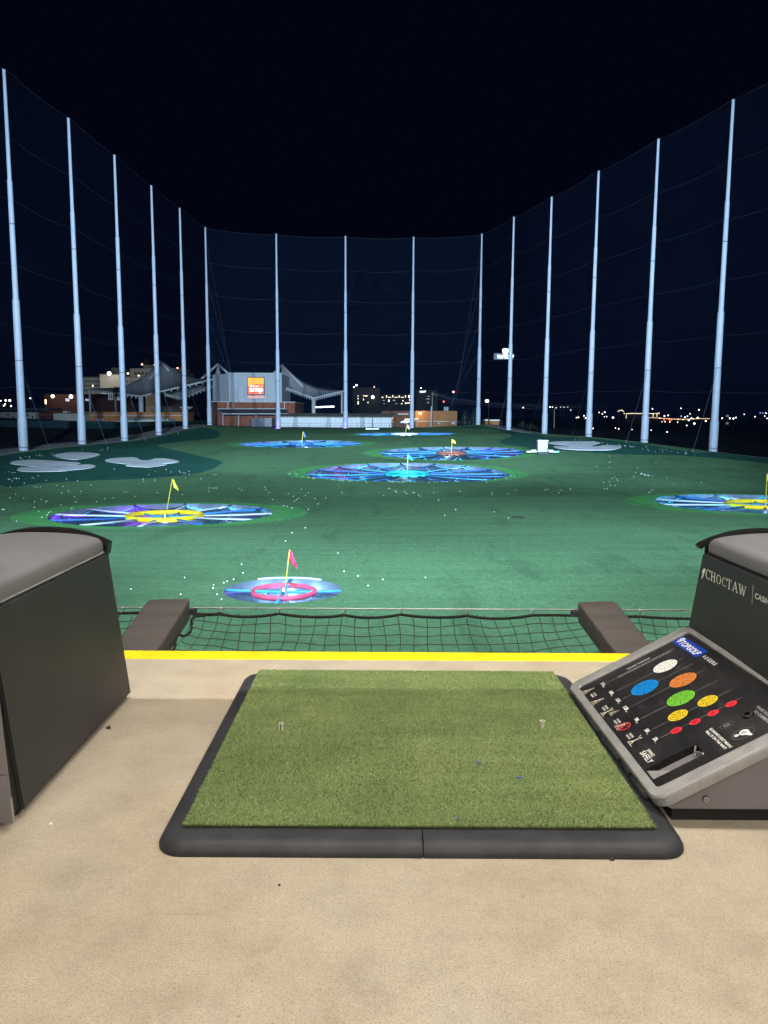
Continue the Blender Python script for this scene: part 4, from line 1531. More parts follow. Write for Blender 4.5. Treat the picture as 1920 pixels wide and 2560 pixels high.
outer = ring_loop(0, 0, AL, BL, 0.05)
inner = ring_loop(0.068, 0.036, 1.058, 0.608, 0.022)
m = MB()
nn = len(outer)
LV = [([C_(a, b, -0.03) for a, b in outer]), ([C_(a, b, 0.003) for a, b in outer]),
      ([C_(0.559 + (a - 0.559) * 0.992, 0.318 + (b - 0.318) * 0.986, 0.010) for a, b in outer]),
      ([C_(0.563 + (a - 0.563) * 1.006, 0.322 + (b - 0.322) * 1.01, 0.010) for a, b in inner]), ([C_(a, b, 0.006) for a, b in inner]), ([C_(a, b, -0.004) for a, b in inner])]
vs = [p for l in LV for p in l]
fs = []
for i in range(len(LV) - 1):
    for k in range(nn):
        k2 = (k + 1) % nn
        fs.append((i * nn + k, i * nn + k2, (i + 1) * nn + k2, (i + 1) * nn + k))
m.add(vs, fs, MAT['silver'])
m.build('frame', MAT['silver'], cons, 35)
# face panel with an opening for the ball slot
SA0, SA1, SB0, SB1 = 0.912, 0.990, 0.046, 0.247
m = MB()
rects = [(0.069, 0.037, SA0, 0.607), (SA1, 0.037, 1.057, 0.607), (SA0, 0.037, SA1, SB0), (SA0, SB1, SA1, 0.607)]
for a0, b0, a1, b1 in rects:
    m.add([C_(a0, b0, 0), C_(a1, b0, 0), C_(a1, b1, 0), C_(a0, b1, 0)], [(0, 1, 2, 3)], MAT['panel_face'])
m.build('face_panel', MAT['panel_face'], cons)
m = MB()
dpt = -0.085
bot = [C_(SA0, SB0, -0.03), C_(SA1, SB0, -0.03), C_(SA1, SB1, dpt), C_(SA0, SB1, dpt)]
top_ = [C_(SA0, SB0, -0.0005), C_(SA1, SB0, -0.0005), C_(SA1, SB1, -0.0005), C_(SA0, SB1, -0.0005)]
m.add(bot + top_, [(0, 1, 2, 3), (0, 4, 5, 1), (1, 5, 6, 2), (2, 6, 7, 3), (3, 7, 4, 0)], MAT['ink_black'])
m.build('ball_slot', MAT['ink_black'], cons)
m = MB()
m.add([C_(SA0 + 0.002, SB0 + 0.001, -0.006), C_(SA1 - 0.002, SB0 + 0.001, -0.006), C_(SA1 - 0.002, SB0 + 0.085, -0.010), C_(SA0 + 0.002, SB0 + 0.012, -0.018)], [(0, 1, 2, 3)], MAT['silver'])
m.build('chute', MAT['silver'], cons)
m = MB()
m.tube([C_(SA0 + 0.004, SB1 - 0.004, -0.004), C_(SA0 + 0.02, SB1 - 0.02, -0.012), C_(SA1 - 0.03, SB1 - 0.004, -0.01), C_(SA1 - 0.004, SB1 - 0.006, -0.002)], 0.004, 6, MAT['steel'])
m.tube([C_(SA0 + 0.02, SB1 - 0.02, -0.012), C_(SA0 + 0.028, SB1 - 0.03, -0.05)], 0.004, 6, MAT['steel'])
m.build('slot_bracket', MAT['steel'], cons, True)


# printed artwork
def prints(name, mat):
    return MB()


def disc(mb, a, b, ra, rb, mat, h, n=44):
    mb.add([C_(a + ra * math.cos(2 * math.pi * k / n), b + rb * math.sin(2 * math.pi * k / n), h) for k in range(n)], [tuple(range(n))], mat)


def annulus(mb, a, b, ra, rb, t, mat, h, n=44, a0=0, a1=360):
    vs, fs = [], []
    full = a1 - a0 >= 360
    for k in range(n + (0 if full else 1)):
        w = R(a0 + (a1 - a0) * k / n)
        vs += [C_(a + ra * math.cos(w), b + rb * math.sin(w), h), C_(a + (ra - t) * math.cos(w), b + (rb - t) * math.sin(w), h)]
    for k in range(n):
        p, q = 2 * k, (2 * (k + 1)) % len(vs)
        fs.append((p, p + 1, q + 1, q))
    mb.add(vs, fs, mat)


def line(mb, p, q, t, mat, h):
    d = Vector((q[0] - p[0], q[1] - p[1]))
    n = Vector((-d.y, d.x)).normalized() * (t / 2)
    mb.add([C_(p[0] - n.x, p[1] - n.y, h), C_(p[0] + n.x, p[1] + n.y, h), C_(q[0] + n.x, q[1] + n.y, h), C_(q[0] - n.x, q[1] - n.y, h)], [(0, 1, 2, 3)], mat)


def ctext(mb, s, a, b, hgt, w=None, bold=0.0, shear=0.0, mat=None, h=0.0016):
    return text_into(mb, s, C_(a, b, h), Rv, Sv, hgt, w, bold, shear, mat)


m = MB()
for a, b0, b1 in ((0.150, 0.214, 0.160), (0.266, 0.158, 0.495), (0.357, 0.158, 0.497), (0.450, 0.160, 0.499), (0.577, 0.162, 0.502), (0.688, 0.163, 0.505), (0.770, 0.165, 0.507)):
    line(m, (a, b0), (a, b1), 0.0028, MAT['ink_grey'], 0.0006)
for k in range(15):
    b = 0.214 + 0.0178 * k
    for (p, q) in (((0.143, b), (0.157, b)), ((0.157, b), (0.157, b + 0.0125)), ((0.157, b + 0.0125), (0.143, b + 0.0125)), ((0.143, b + 0.0125), (0.143, b))):
        line(m, p, q, 0.0022, MAT['ink_lightgrey'], 0.0007)
line(m, (0.150, 0.480), (0.146, 0.500), 0.002, MAT['ink_lightgrey'], 0.0006)
m.build('chart_lines', MAT['ink_grey'], cons)
DISCS = [('ink_white', 0.262, 0.404, 0.047, 0.055, 4), ('ink_cyan', 0.354, 0.266, 0.056, 0.061, 5), ('ink_orange', 0.447, 0.407, 0.050, 0.058, 5), ('ink_green', 0.573, 0.340, 0.050, 0.058, 5),
         ('ink_yellow', 0.684, 0.406, 0.035, 0.040, 3), ('ink_yellow', 0.681, 0.279, 0.035, 0.040, 3), ('ink_red', 0.779, 0.458, 0.018, 0.0225, 1), ('ink_red', 0.779, 0.382, 0.018, 0.0225, 1),
         ('ink_red', 0.778, 0.307, 0.018, 0.0225, 1), ('ink_red', 0.773, 0.231, 0.0195, 0.0225, 1)]
for mk, a, b, ra, rb, nr in DISCS:
    m = MB()
    disc(m, a, b, ra, rb, MAT[mk], 0.0010)
    kb = MAT['ink_black'] if mk != 'ink_white' else MAT['ink_grey']
    t = 0.0021
    for k in range(1, nr + 1):
        f = k / (nr + 0.75)
        annulus(m, a, b, ra * f, rb * f, t * 0.8, kb, 0.0015)
    if nr > 1:
        for k in range(8 if nr > 3 else 6):
            w = 2 * math.pi * (k + 0.5) / (8 if nr > 3 else 6)
            i0, i1 = (0.30, 0.98)
            line(m, (a + ra * i0 * math.cos(w), b + rb * i0 * math.sin(w)), (a + ra * i1 * math.cos(w), b + rb * i1 * math.sin(w)), t * 0.8, kb, 0.0017)
    else:
        annulus(m, a, b, 0.005, 0.006, 0.0022, kb, 0.0015, 16)
        for w in (0.4, 2.4, 4.0, 5.6):
            line(m, (a + ra * .75 * math.cos(w), b + rb * .75 * math.sin(w)), (a + ra * .98 * math.cos(w), b + rb * .98 * math.sin(w)), 0.0016, kb, 0.0017)
    m.build('chart_disc', MAT[mk], cons)
m = MB()
m.add([C_(0.073, 0.519, 0.0008), C_(0.322, 0.527, 0.0008), C_(0.320, 0.586, 0.0008), C_(0.071, 0.576, 0.0008)], [(0, 1, 2, 3)], MAT['ink_blue'])
# shield
sh = [(0.084, 0.562), (0.091, 0.5715), (0.102, 0.574), (0.113, 0.572), (0.119, 0.563), (0.115, 0.548), (0.102, 0.531), (0.089, 0.548)]
m.add([C_(a, b, 0.0014) for a, b in sh], [tuple(range(len(sh)))], MAT['ink_white'])
annulus(m, 0.102, 0.557, 0.0125, 0.0125, 0.0028, MAT['ink_blue'], 0.0020, 20, 180, 360)
disc(m, 0.096, 0.562, 0.003, 0.003, MAT['ink_blue'], 0.0020, 12)
disc(m, 0.108, 0.562, 0.003, 0.003, MAT['ink_blue'], 0.0021, 12)
ctext(m, 'TOPGOLF', 0.121, 0.532, 0.032, 0.185, 0.03, 0.25, MAT['ink_white'])
m.build('blue_badge', MAT['ink_blue'], cons)
W_ = MAT['ink_white']
LG = MAT['ink_lightgrey']


def printed(name, mat, *lines_):
    mb = MB()
    for ln in lines_:
        ctext(mb, *ln, mat=mat)
    return mb.build(name, mat, cons)


printed('place_name', W_, ('R O G E R S', 0.340, 0.546, 0.018, 0.116, 0.022, 0.15))
m = MB()
text_into(m, 'TARGET YARDAGE', C_(0.126, 0.268, 0.0016), Sv, -Rv, 0.010, 0.118, 0.02, 0, W_)
m.build('chart_heading', W_, cons)
for s_, a, b in (('215', 0.128, 0.130), ('185', 0.243, 0.132), ('150', 0.335, 0.132), ('125', 0.428, 0.134), ('90', 0.556, 0.136), ('50', 0.668, 0.138), ('25', 0.750, 0.140)):
    wd3 = len(s_) > 2
    printed('yardage_number', W_, (s_, a, b, 0.0165, 0.034 if wd3 else 0.026, 0.03, 0), ('YDS', a + (0.036 if wd3 else 0.028), b - 0.003, 0.006, 0.013, 0.02, 0))
printed('ball_notice', W_, ('BLINKING LIGHT MEANS', 0.866, 0.323, 0.0115, 0.162, 0.012, 0), ('BALL IS ON THE WAY!', 0.870, 0.3055, 0.0115, 0.150, 0.012, 0))
printed('safety_slogan', W_, ('SWING', 0.805, 0.0925, 0.0135, 0.055, 0.015, 0), ('SAFELY', 0.801, 0.0655, 0.0235, 0.090, 0.012, 0))
printed('club_notice', LG, ('WAVE YOUR CLUB', 0.872, 0.507, 0.0125, 0.14, 0.012, 0), ('TO DISPENSE', 0.890, 0.486, 0.0125, 0.115, 0.012, 0))
for j, (a, b) in enumerate(((0.178, 0.078), (0.338, 0.081), (0.490, 0.084), (0.638, 0.086))):
    m = MB()
    for r_ in range(2):
        for q in range(2):
            line(m, (a + 0.002 + 0.022 * q, b - 0.014 * r_), (a + 0.022 + 0.02 * q, b - 0.014 * r_), 0.0085, LG, 0.0012 + 0.0001 * q)
    m.build('small_print', LG, cons)

# little golfer pictograms: thick strokes for legs, trunk, arms and club
GOLF = {
    0: dict(st=[((-.010, -.018), (-.004, .002)), ((.008, -.018), (-.002, .002)), ((-.003, .0), (.004, .020)), ((.004, .018), (.012, .008)), ((.012, .008), (.020, -.017))], head=(.007, .027)),
    1: dict(st=[((-.010, -.020), (-.003, .000)), ((.009, -.020), (-.001, .000)), ((-.002, .0), (.001, .020)), ((.001, .018), (-.010, .024)), ((-.010, .024), (-.016, .035))], head=(.003, .027)),
}
CR = MAT['ink_cream']
for j, (a, b, kd) in enumerate(((0.135, 0.060, 0), (0.268, 0.064, 0), (0.402, 0.066, 1), (0.430, 0.090, 0), (0.556, 0.078, 0), (0.708, 0.080, 1))):
    m = MB()
    sc_ = 0.75 if j == 3 else 1.05
    g_ = GOLF[kd]
    for q, (p0, p1) in enumerate(g_['st']):
        line(m, (a + p0[0] * sc_, b + p0[1] * sc_), (a + p1[0] * sc_, b + p1[1] * sc_), (0.0052 if q < 3 else 0.0028) * sc_, CR, 0.0020 + 0.00005 * q)
    disc(m, a + g_['head'][0] * sc_, b + g_['head'][1] * sc_, 0.0042 * sc_, 0.0042 * sc_, CR, 0.0024, 14)
    line(m, (a - 0.022 * sc_, b - 0.021 * sc_), (a + 0.026 * sc_, b - 0.021 * sc_), 0.0018, CR, 0.0013)
    m.build('golfer_pictogram', CR, cons)
m = MB()
annulus(m, 0.575, 0.087, 0.027, 0.027, 0.0045, MAT['ink_red'], 0.0028, 36)
line(m, (0.557, 0.070), (0.593, 0.106), 0.0035, MAT['ink_red'], 0.0029)
m.build('red_prohibition_ring', MAT['ink_red'], cons)
# club and ball picture
m = MB()
annulus(m, 0.984, 0.397, 0.030, 0.041, 0.0014, MAT['ink_grey'], 0.0012, 48)
annulus(m, 0.893, 0.380, 0.018, 0.026, 0.0012, MAT['ink_grey'], 0.0012, 36)
for k in range(8):
    w = 2 * math.pi * k / 8
    line(m, (0.893 + 0.004 * math.cos(w), 0.380 + 0.005 * math.sin(w)), (0.893 + 0.010 * math.cos(w), 0.380 + 0.013 * math.sin(w)), 0.0018, MAT['ink_lightgrey'], 0.0012)
m.build('picture_circles', MAT['ink_grey'], cons)
m = MB()
club = []
for k in range(22):
    w = R(55 + 290 * k / 21)
    club.append((0.981 + 0.0165 * math.cos(w), 0.403 + 0.0175 * math.sin(w)))
club += [(1.014, 0.410), (1.016, 0.417)]
m.add([C_(a, b, 0.0014) for a, b in club], [tuple(range(len(club)))], MAT['ink_white'])
disc(m, 0.982, 0.401, 0.0095, 0.0105, MAT['ink_lightgrey'], 0.0020, 20)
m.build('club_picture', MAT['ink_white'], cons)
m = MB()
disc(m, 0.978, 0.375, 0.0085, 0.009, MAT['ink_white'], 0.0014, 6)
annulus(m, 0.978, 0.375, 0.0045, 0.005, 0.0014, MAT['ink_black'], 0.0020, 6)
m.build('ball_picture', MAT['ink_white'], cons)
# motion eye
m = MB()
ez = C_(0.897, 0.463, 0)
for r0, r1, h0, h1, mt in ((0.021, 0.017, 0.0, 0.008, 'ink_black'), (0.017, 0.0125, 0.008, 0.009, 'rubber'), (0.0125, 0.0115, 0.009, 0.002, 'ink_black'), (0.0115, 0.0005, 0.002, 0.001, 'eye_glass')):
    n = 28
    vs = [C_(0.897 + r0 * math.cos(2 * math.pi * k / n), 0.463 + r0 * math.sin(2 * math.pi * k / n), h0) for k in range(n)] + \
         [C_(0.897 + r1 * math.cos(2 * math.pi * k / n), 0.463 + r1 * math.sin(2 * math.pi * k / n), h1) for k in range(n)]
    m.add(vs, [(k, (k + 1) % n, n + (k + 1) % n, n + k) for k in range(n)], MAT[mt])
m.build('sensor_eye', MAT['ink_black'], cons, 40)
# body under the panel
m = MB()
Z0 = 0.052
ny, fy = C_(AL - 0.012, 0.3, 0).y, C_(0.03, 0.3, 0).y
prof = [(0.955, Z0), (0.925, 0.068), (1.449, 0.345), (1.449, Z0)]
m.hexa([(p[0] + 0.02, ny, p[1]) for p in prof], [(p[0], fy, p[1]) for p in prof], MAT['plate'])
m.build('body', MAT['plate'], cons)
m = MB()
m.hexa([(0.985, ny + 0.022, 0.0), (0.985, fy - 0.03, 0.0), (1.449, fy - 0.03, 0.0), (1.449, ny + 0.022, 0.0)], [(0.985, ny + 0.022, Z0), (0.985, fy - 0.03, Z0), (1.449, fy - 0.03, Z0), (1.449, ny + 0.022, Z0)], MAT['charcoal_dark'])
m.build('plinth', MAT['charcoal_dark'], cons)
m = MB()
bq = Vector((1.088, ny, 0.088))
for r_, y0, y1, mt in ((0.0115, 0.004, -0.004, 'charcoal_dark'), (0.0098, -0.004, -0.0075, 'silver'), (0.0062, -0.0075, -0.0085, 'plate'), (0.0045, -0.0085, -0.009, 'silver'), (0.0022, -0.009, -0.0095, 'ink_black')):
    m.tube([bq + Vector((0, y0, 0)), bq + Vector((0, y1, 0))], r_, 20, MAT[mt])
m.build('bolt', MAT['silver'], cons, 40)
# rubber hinge strip between tray and console
m = MB()
for k, (a0, a1) in enumerate(((0.10, 0.46), (0.48, 0.72), (0.75, 0.84), (0.87, 1.02))):
    p0, p1 = C_(a0, -0.004, -0.035), C_(a1, -0.004, -0.035)
    m.tube([p0, p0.lerp(p1, 0.3) + Vector((-0.004 * (k % 2), 0, 0.002)), p1], 0.013 + 0.003 * (k % 2), 8, MAT['rubber'])
m.build('hinge_strip', MAT['rubber'], cons, True)

# --- catch net in front of the deck
def arm(xa, xb, near_x, lab):
    root = thing('padded_outrigger', lab, 'padded arm', ((xa + xb) / 2, 4.4, -0.2), 'padded arms reaching out from the deck edge')
    W = xb - xa
    nsec = 22
    vs, fs = [], []
    y0, y1 = 4.20, 5.07
    q = []
    for i in range(nsec + 1):
        u = i / nsec
        y = y0 + (y1 - y0) * u
        zt = -0.145 + (0.135 + 0.145) * u
        xs = near_x * (1 - u)
        th = 0.135
        e = 1.0 if 0 < i < nsec else 0.93
        loop = []
        for cx, cz, a0 in ((1, 1, 0), (-1, 1, 90), (-1, -1, 180), (1, -1, 270)):
            for k in range(4):
                a = R(a0 + 90 * k / 3)
                rr = 0.014
                px = cx * (W / 2 - rr) + rr * math.cos(a)
                pz = cz * (th / 2 - rr) + rr * math.sin(a)
                wv = 0.0035 * math.sin(u * 31 + px * 22 + 1.7 * math.sin(u * 9)) + 0.002 * math.sin(u * 57 - px * 40)
                loop.append(((xa + xb) / 2 + xs + px * e, y, zt - th / 2 + pz * e + (wv if pz > 0 else 0)))
        q.append(loop)
    n = len(q[0])
    for lp in q:
        vs += lp
    for i in range(nsec):
        for k in range(n):
            k2 = (k + 1) % n
            fs.append((i * n + k, i * n + k2, (i + 1) * n + k2, (i + 1) * n + k))
    fs.append(tuple(reversed(range(n))))
    fs.append(tuple(range(nsec * n, (nsec + 1) * n)))
    m = MB()
    m.add(vs, fs, MAT['vinyl'])
    m.build('vinyl_pad', MAT['vinyl'], root, 50)
    m = MB()
    cxm = (xa + xb) / 2
    m.box((cxm - 0.03, 5.05, 0.0), (cxm + 0.03, 5.12, 0.09), MAT['dark_metal'])
    sx = 1 if cxm < 0 else -1
    m.box((cxm + sx * (W / 2 - 0.01), 5.02, 0.035), (cxm + sx * (W / 2 + 0.04), 5.07, 0.07), MAT['dark_metal'])
    m.build('steel_core', MAT['dark_metal'], root)


arm(-1.578, -1.296, -0.10, 'dark brown padded arm beside the left divider')
arm(1.300, 1.560, 0.16, 'dark brown padded arm behind the console')

m = MB()
m.tube([(-4.5, 5.05, 0.071), (4.5, 5.05, 0.082)], 0.0052, 8, MAT['steel'])
tag(m.build('steel_cable', MAT['steel'], None, True), 'thin taut steel cable strung between the padded arms', 'cable')


def catch_net(x0, x1, lab, hooks, ragged):
    root = thing('catch_net', lab, 'safety net', ((x0 + x1) / 2, 4.7, 0), 'rope safety nets below the cable')
    Wd = x1 - x0
    nu = max(2, int(round(Wd / 0.094)))
    nv = 10

    def edge(u):
        x = x0 + Wd * u
        ks = [h for h in hooks]
        sag = 0.0
        if len(ks) > 1 and ks[0] < x < ks[-1]:
            for a, b in zip(ks[:-1], ks[1:]):
                if a <= x <= b:
                    w = (x - a) / (b - a)
                    sag = 0.019 * 4 * w * (1 - w)
        return Vector((x, 5.035, 0.040 - sag + 0.004 * math.sin(x * 7)))

    def node(u, v):
        e = edge(u)
        inner_x = x0 - 0.06 + (Wd + 0.16) * u
        inner = Vector((inner_x, 4.30, -0.20))
        p = e.lerp(inner, v)
        s = math.sin(math.pi * min(max(u, 0), 1)) ** 0.5
        p.z -= 0.075 * math.sin(math.pi * v) * s
        pull = math.exp(-u * 9) if ragged else 0
        p.y += 0.0
        p.x += 0.010 * math.sin(v * 9 + u * 23) + 0.05 * pull * math.sin(v * 5)
        p.z += 0.006 * math.sin(u * 37 + v * 11)
        return p
    m = MB()
    for j in range(1, nv + 1):
        v = j / nv
        m.tube([node(i / (nu * 2), v) for i in range(nu * 2 + 1)], 0.0027, 4, MAT['net_rope'])
    for i in range(nu + 1):
        m.tube([node(i / nu, k / (nv * 2)) for k in range(nv * 2 + 1)], 0.0027, 4, MAT['net_rope'])
    m.build('rope_mesh', MAT['net_rope'], root)
    m = MB()
    N_ = int(Wd / 0.012)
    for ph in (0, 2.1, 4.2):
        m.tube([edge(i / N_) + Vector((0, 0.0055 * math.cos(i * 0.95 + ph), 0.0055 * math.sin(i * 0.95 + ph))) for i in range(N_ + 1)], 0.0056, 5, MAT['rope'])
    for k in range(int(Wd / 0.075)):
        u = (k + 0.5 + random.uniform(-.3, .3)) * 0.075 / Wd
        e = edge(u)
        a = random.uniform(0, 6)
        m.tube([e, e + Vector((0.012 * math.cos(a), 0.004, 0.010 + 0.008 * math.sin(a)))], 0.0022, 4, MAT['rope'])
    m.build('edge_rope', MAT['rope'], root, True)
    for hx in hooks:
        mm = MB()
        e = edge((hx - x0) / Wd)
        zc = 0.0765 + hx * 0.0012
        mm.tube([e + Vector((0.004, 0.006, -0.012)), Vector((hx + 0.004, 5.058, zc - 0.002)), Vector((hx, 5.053, zc + 0.009)), Vector((hx - 0.004, 5.045, zc)), e + Vector((-0.004, -0.008, -0.01))], 0.0028, 6, MAT['steel'])
        mm.build('hook', MAT['steel'], root, True)
    return root


cn = catch_net(-1.30, 1.305, 'wide black rope safety net between the two padded arms', [-1.085, -0.70, -0.26, 0.115, 0.56, 1.0], True)
# lashing along the inner side of the left arm
m = MB()
kp = [(-1.085, 5.035, 0.042), (-1.20, 5.03, 0.028), (-1.265, 5.00, 0.02), (-1.262, 4.92, -0.045), (-1.30, 4.88, -0.07), (-1.345, 4.86, -0.04), (-1.325, 4.79, -0.06), (-1.325, 4.70, -0.125), (-1.38, 4.66, -0.125), (-1.425, 4.63, -0.10),
      (-1.405, 4.56, -0.14), (-1.40, 4.48, -0.18), (-1.48, 4.40, -0.16)]
sm = []
for i in range(len(kp) - 1):
    p0, p1, p2, p3 = (Vector(kp[max(i - 1, 0)]), Vector(kp[i]), Vector(kp[i + 1]), Vector(kp[min(i + 2, len(kp) - 1)]))
    for k in range(7):
        t = k / 7
        sm.append(0.5 * (2 * p1 + (p2 - p0) * t + (2 * p0 - 5 * p1 + 4 * p2 - p3) * t * t + (3 * p1 - p0 - 3 * p2 + p3) * t ** 3))
for ph in (0, 3.14):
    m.tube([p + Vector((0.004 * math.cos(i * 1.1 + ph), 0, 0.005 * math.sin(i * 1.1 + ph))) for i, p in enumerate(sm)], 0.0065, 6, MAT['rope'])
m.tube([(-1.335, 4.865, -0.03), (-1.345, 4.86, -0.045), (-1.355, 4.855, -0.03)], 0.007, 6, MAT['steel'])
m.tube([(-1.415, 4.635, -0.09), (-1.428, 4.63, -0.10), (-1.438, 4.625, -0.09)], 0.007, 6, MAT['steel'])
m.build('lashing', MAT['rope'], cn, True)
catch_net(-4.2, -1.58, 'black rope safety net glimpsed between left divider and padded arm', [-3.2, -2.4, -1.75], False)
catch_net(1.60, 4.2, 'black rope safety net glimpsed between right padded arm and divider', [1.72, 2.4, 3.2], False)

# ------------------------------------------------------------------ beyond the net
def block(mb, x0, x1, yt, yb, D, depth, mat, sink=0.0):
    """box whose front face spans photo columns x0..x1 and rows yt..yb at distance D"""
    a, b = at(x0, yt, D), at(x1, yt, D)
    c = at((x0 + x1) / 2, yb, D)
    mb.box((a.x, D, c.z - sink), (b.x, D + depth, a.z), mat)
    return a, b, c


def panes(parent, spec, D, mat, name='window'):
    """window panes set into a wall: each pane a box standing 6 cm proud"""
    for x0, x1, yt, yb in spec:
        m = MB()
        a, b = at(x0, yt, D), at(x1, yb, D)
        m.box((a.x, D - 0.07, b.z), (b.x, D + 0.1, a.z), mat)
        m.build(name, mat, parent)


def bulb(parent, x, y, D, px, mat, name='lamp'):
    p = at(x, y, D)
    m = MB()
    m.sphere(p, px / F * D / 2, 10, 7, mat)
    return m.build(name, mat, parent, True)


# --- stage building with the lit sign
D = 285
g0 = at(620, 1062, D)
root = thing('stage_building', 'blue grey stage block with glowing orange and red sign over a brick base', 'building', (g0.x, D, g0.z))
m = MB()
a, b, c = at(573, 934, D), at(704, 937, D), at(640, 1005, D)
L1_, L2_ = at(538, 936, D + 14), at(538, 1000, D + 14)
zt, zb = a.z, c.z
m.hexa([(a.x, D, zb), (b.x, D, zb), (b.x, D + 26, zb), (L1_.x, D + 26, zb), (L1_.x, D + 9, zb)],
       [(a.x, D, zt), (b.x, D, zt), (b.x, D + 26, zt), (L1_.x, D + 26, zt), (L1_.x, D + 9, zt)], MAT['stage_wall'])
m.build('stage_block', MAT['stage_wall'], root)
m = MB()
m.box((a.x - 0.2, D - 0.2, zt), (b.x + 0.2, D + 0.3, zt + 0.35), MAT['white_trim'])
m.box((a.x - 0.15, D - 0.12, zb), (a.x + 0.15, D + 0.05, zt), MAT['white_trim'])
m.build('edge_trim', MAT['white_trim'], root)
m = MB()
block(m, 542, 737, 1004.5, 1062, D - 3, 30, MAT['brick'], 4)
m.build('brick_base', MAT['brick'], root)
m = MB()
block(m, 525, 541.7, 1008, 1062, D - 1, 26, MAT['brick_dark'], 4)
m.build('brick_wing', MAT['brick_dark'], root)
m = MB()
block(m, 526, 738, 1003.2, 1005.6, D - 3.4, 31, MAT['white_trim'])
m.build('parapet', MAT['white_trim'], root)
for x in (569.5, 582.5, 711):
    m = MB()
    block(m, x - 0.9, x + 0.9, 1005.6, 1020, D - 3.3, 0.3, MAT['white_trim'])
    m.build('downpipe', MAT['white_trim'], root)
p, q, r_, s_ = at(543, 1022.5, D - 3.2), at(716, 1022.5, D - 3.2), at(722, 1034.5, D - 11), at(556, 1034.5, D - 11)
m = MB()
m.hexa([p - Vector((0, 0, .4)), q - Vector((0, 0, .4)), r_ - Vector((0, 0, .4)), s_ - Vector((0, 0, .4))], [p, q, r_, s_], MAT['dark_roof'])
m.build('lean_to_roof', MAT['dark_roof'], root)
m = MB()
m.tube([p + Vector((0, -.2, .05)), q + Vector((0, -.2, .05))], 0.22, 5, MAT['white_trim'])
m.tube([s_ + Vector((0, -.2, .0)), r_ + Vector((0, -.2, .0))], 0.20, 5, MAT['white_trim'])
m.tube([p + Vector((0, -.2, 0)), s_ + Vector((0, -.2, 0))], 0.18, 5, MAT['white_trim'])
m.build('roof_edging', MAT['white_trim'], root)
for x in (557, 596, 640, 690):
    m = MB()
    t = at(x, 1035, D - 10.8)
    m.tube([t, Vector((t.x, t.y, at(x, 1064, D - 10.8).z - 2))], 0.16, 6, MAT['truss'])
    m.build('roof_post', MAT['truss'], root)
# sign
sg = MB()
a, b = at(617.5, 942.5, D - 0.5), at(661.5, 987.5, D - 0.5)
sg.box((a.x, D - 0.5, b.z), (b.x, D - 0.02, a.z), MAT['dark_metal'])
sign = sg.build('sign', MAT['dark_metal'], root)
fx0, fx1, fz0, fz1 = a.x + 0.25, b.x - 0.25, b.z + 0.25, a.z - 0.25
m = MB()
zm = fz0 + (fz1 - fz0) * 0.60
yy = D - 0.56
m.add([(fx0, yy, fz0), (fx1, yy, fz0), (fx1, yy, zm + 0.1)] + [(fx0 + (fx1 - fx0) * (1 - k / 8), yy, zm + 0.25 * math.sin(k / 8 * math.pi * 1.5) - 0.25 * k / 8) for k in range(1, 9)], [tuple(range(11))], MAT['sign_red'])
m.build('red_field', MAT['sign_red'], sign)
m = MB()
yy = D - 0.54
m.add([(fx0, yy, zm - 0.5), (fx1, yy, zm - 0.5), (fx1, yy, fz1), (fx0, yy, fz1)], [(0, 1, 2, 3)], MAT['sign_orange'])
m.build('orange_field', MAT['sign_orange'], sign)
m = MB()
yy = D - 0.62
wd, ht = fx1 - fx0, fz1 - fz0
text_into(m, 'Walmart', (fx0 + wd * 0.09, yy, fz0 + ht * 0.44), (1, 0, 0), (0, 0, 1), ht * 0.115, wd * 0.60, 0.02, 0, MAT['sign_text'])
text_into(m, 'amp', (fx0 + wd * 0.09, yy, fz0 + ht * 0.045), (1, 0, 0), (0, 0, 1), ht * 0.34, wd * 0.86, 0.025, 0, MAT['sign_text'])
m.build('sign_lettering', MAT['sign_text'], sign)
m = MB()
cx, cz = fx0 + wd * 0.83, fz0 + ht * 0.50
for k in range(6):
    w = math.pi / 6 + k * math.pi / 3
    p0, p1 = 0.035 * wd, 0.095 * wd
    n = Vector((-math.sin(w), 0, math.cos(w))) * 0.016 * wd
    o = Vector((cx, yy, cz))
    d = Vector((math.cos(w), 0, math.sin(w)))
    m.add([o + d * p0 - n, o + d * p1 - n, o + d * p1 + n, o + d * p0 + n], [(0, 1, 2, 3)], MAT['sign_orange'])
m.build('spark', MAT['sign_orange'], sign)
m = MB()
text_into(m, 'Arkansas Music Pavilion', (fx0 + 0.05, D - 0.1, b.z - 1.05), (1, 0, 0), (0, 0, 1), 0.75, wd - 0.1, 0.012, 0, emit('sign_small', (1.0, 0.28, 0.12), 1.3))
m.build('sign_caption', m.mats[0], root)
# loading containers
for x0, x1, yt, mt, lab in ((629, 661, 1045, 'container', 'darker grey container by the brick stage base'), (661.4, 679, 1045, 'container_pale', 'paler grey container by the brick stage base')):
    m = MB()
    block(m, x0, x1, yt, 1064, D - 14, 4, MAT[mt], 1.5)
    aa = at(x0, yt, D - 14)
    bb = at(x1, 1064, D - 14)
    for k in range(1, 8):
        xx = aa.x + (bb.x - aa.x) * k / 8
        m.box((xx - 0.05, D - 14.06, bb.z - 1), (xx + 0.05, D - 14, aa.z - 0.15), MAT[mt])
    tag(m.build('container', MAT[mt]), lab, 'container', 'containers by the stage')

# --- tent canopies


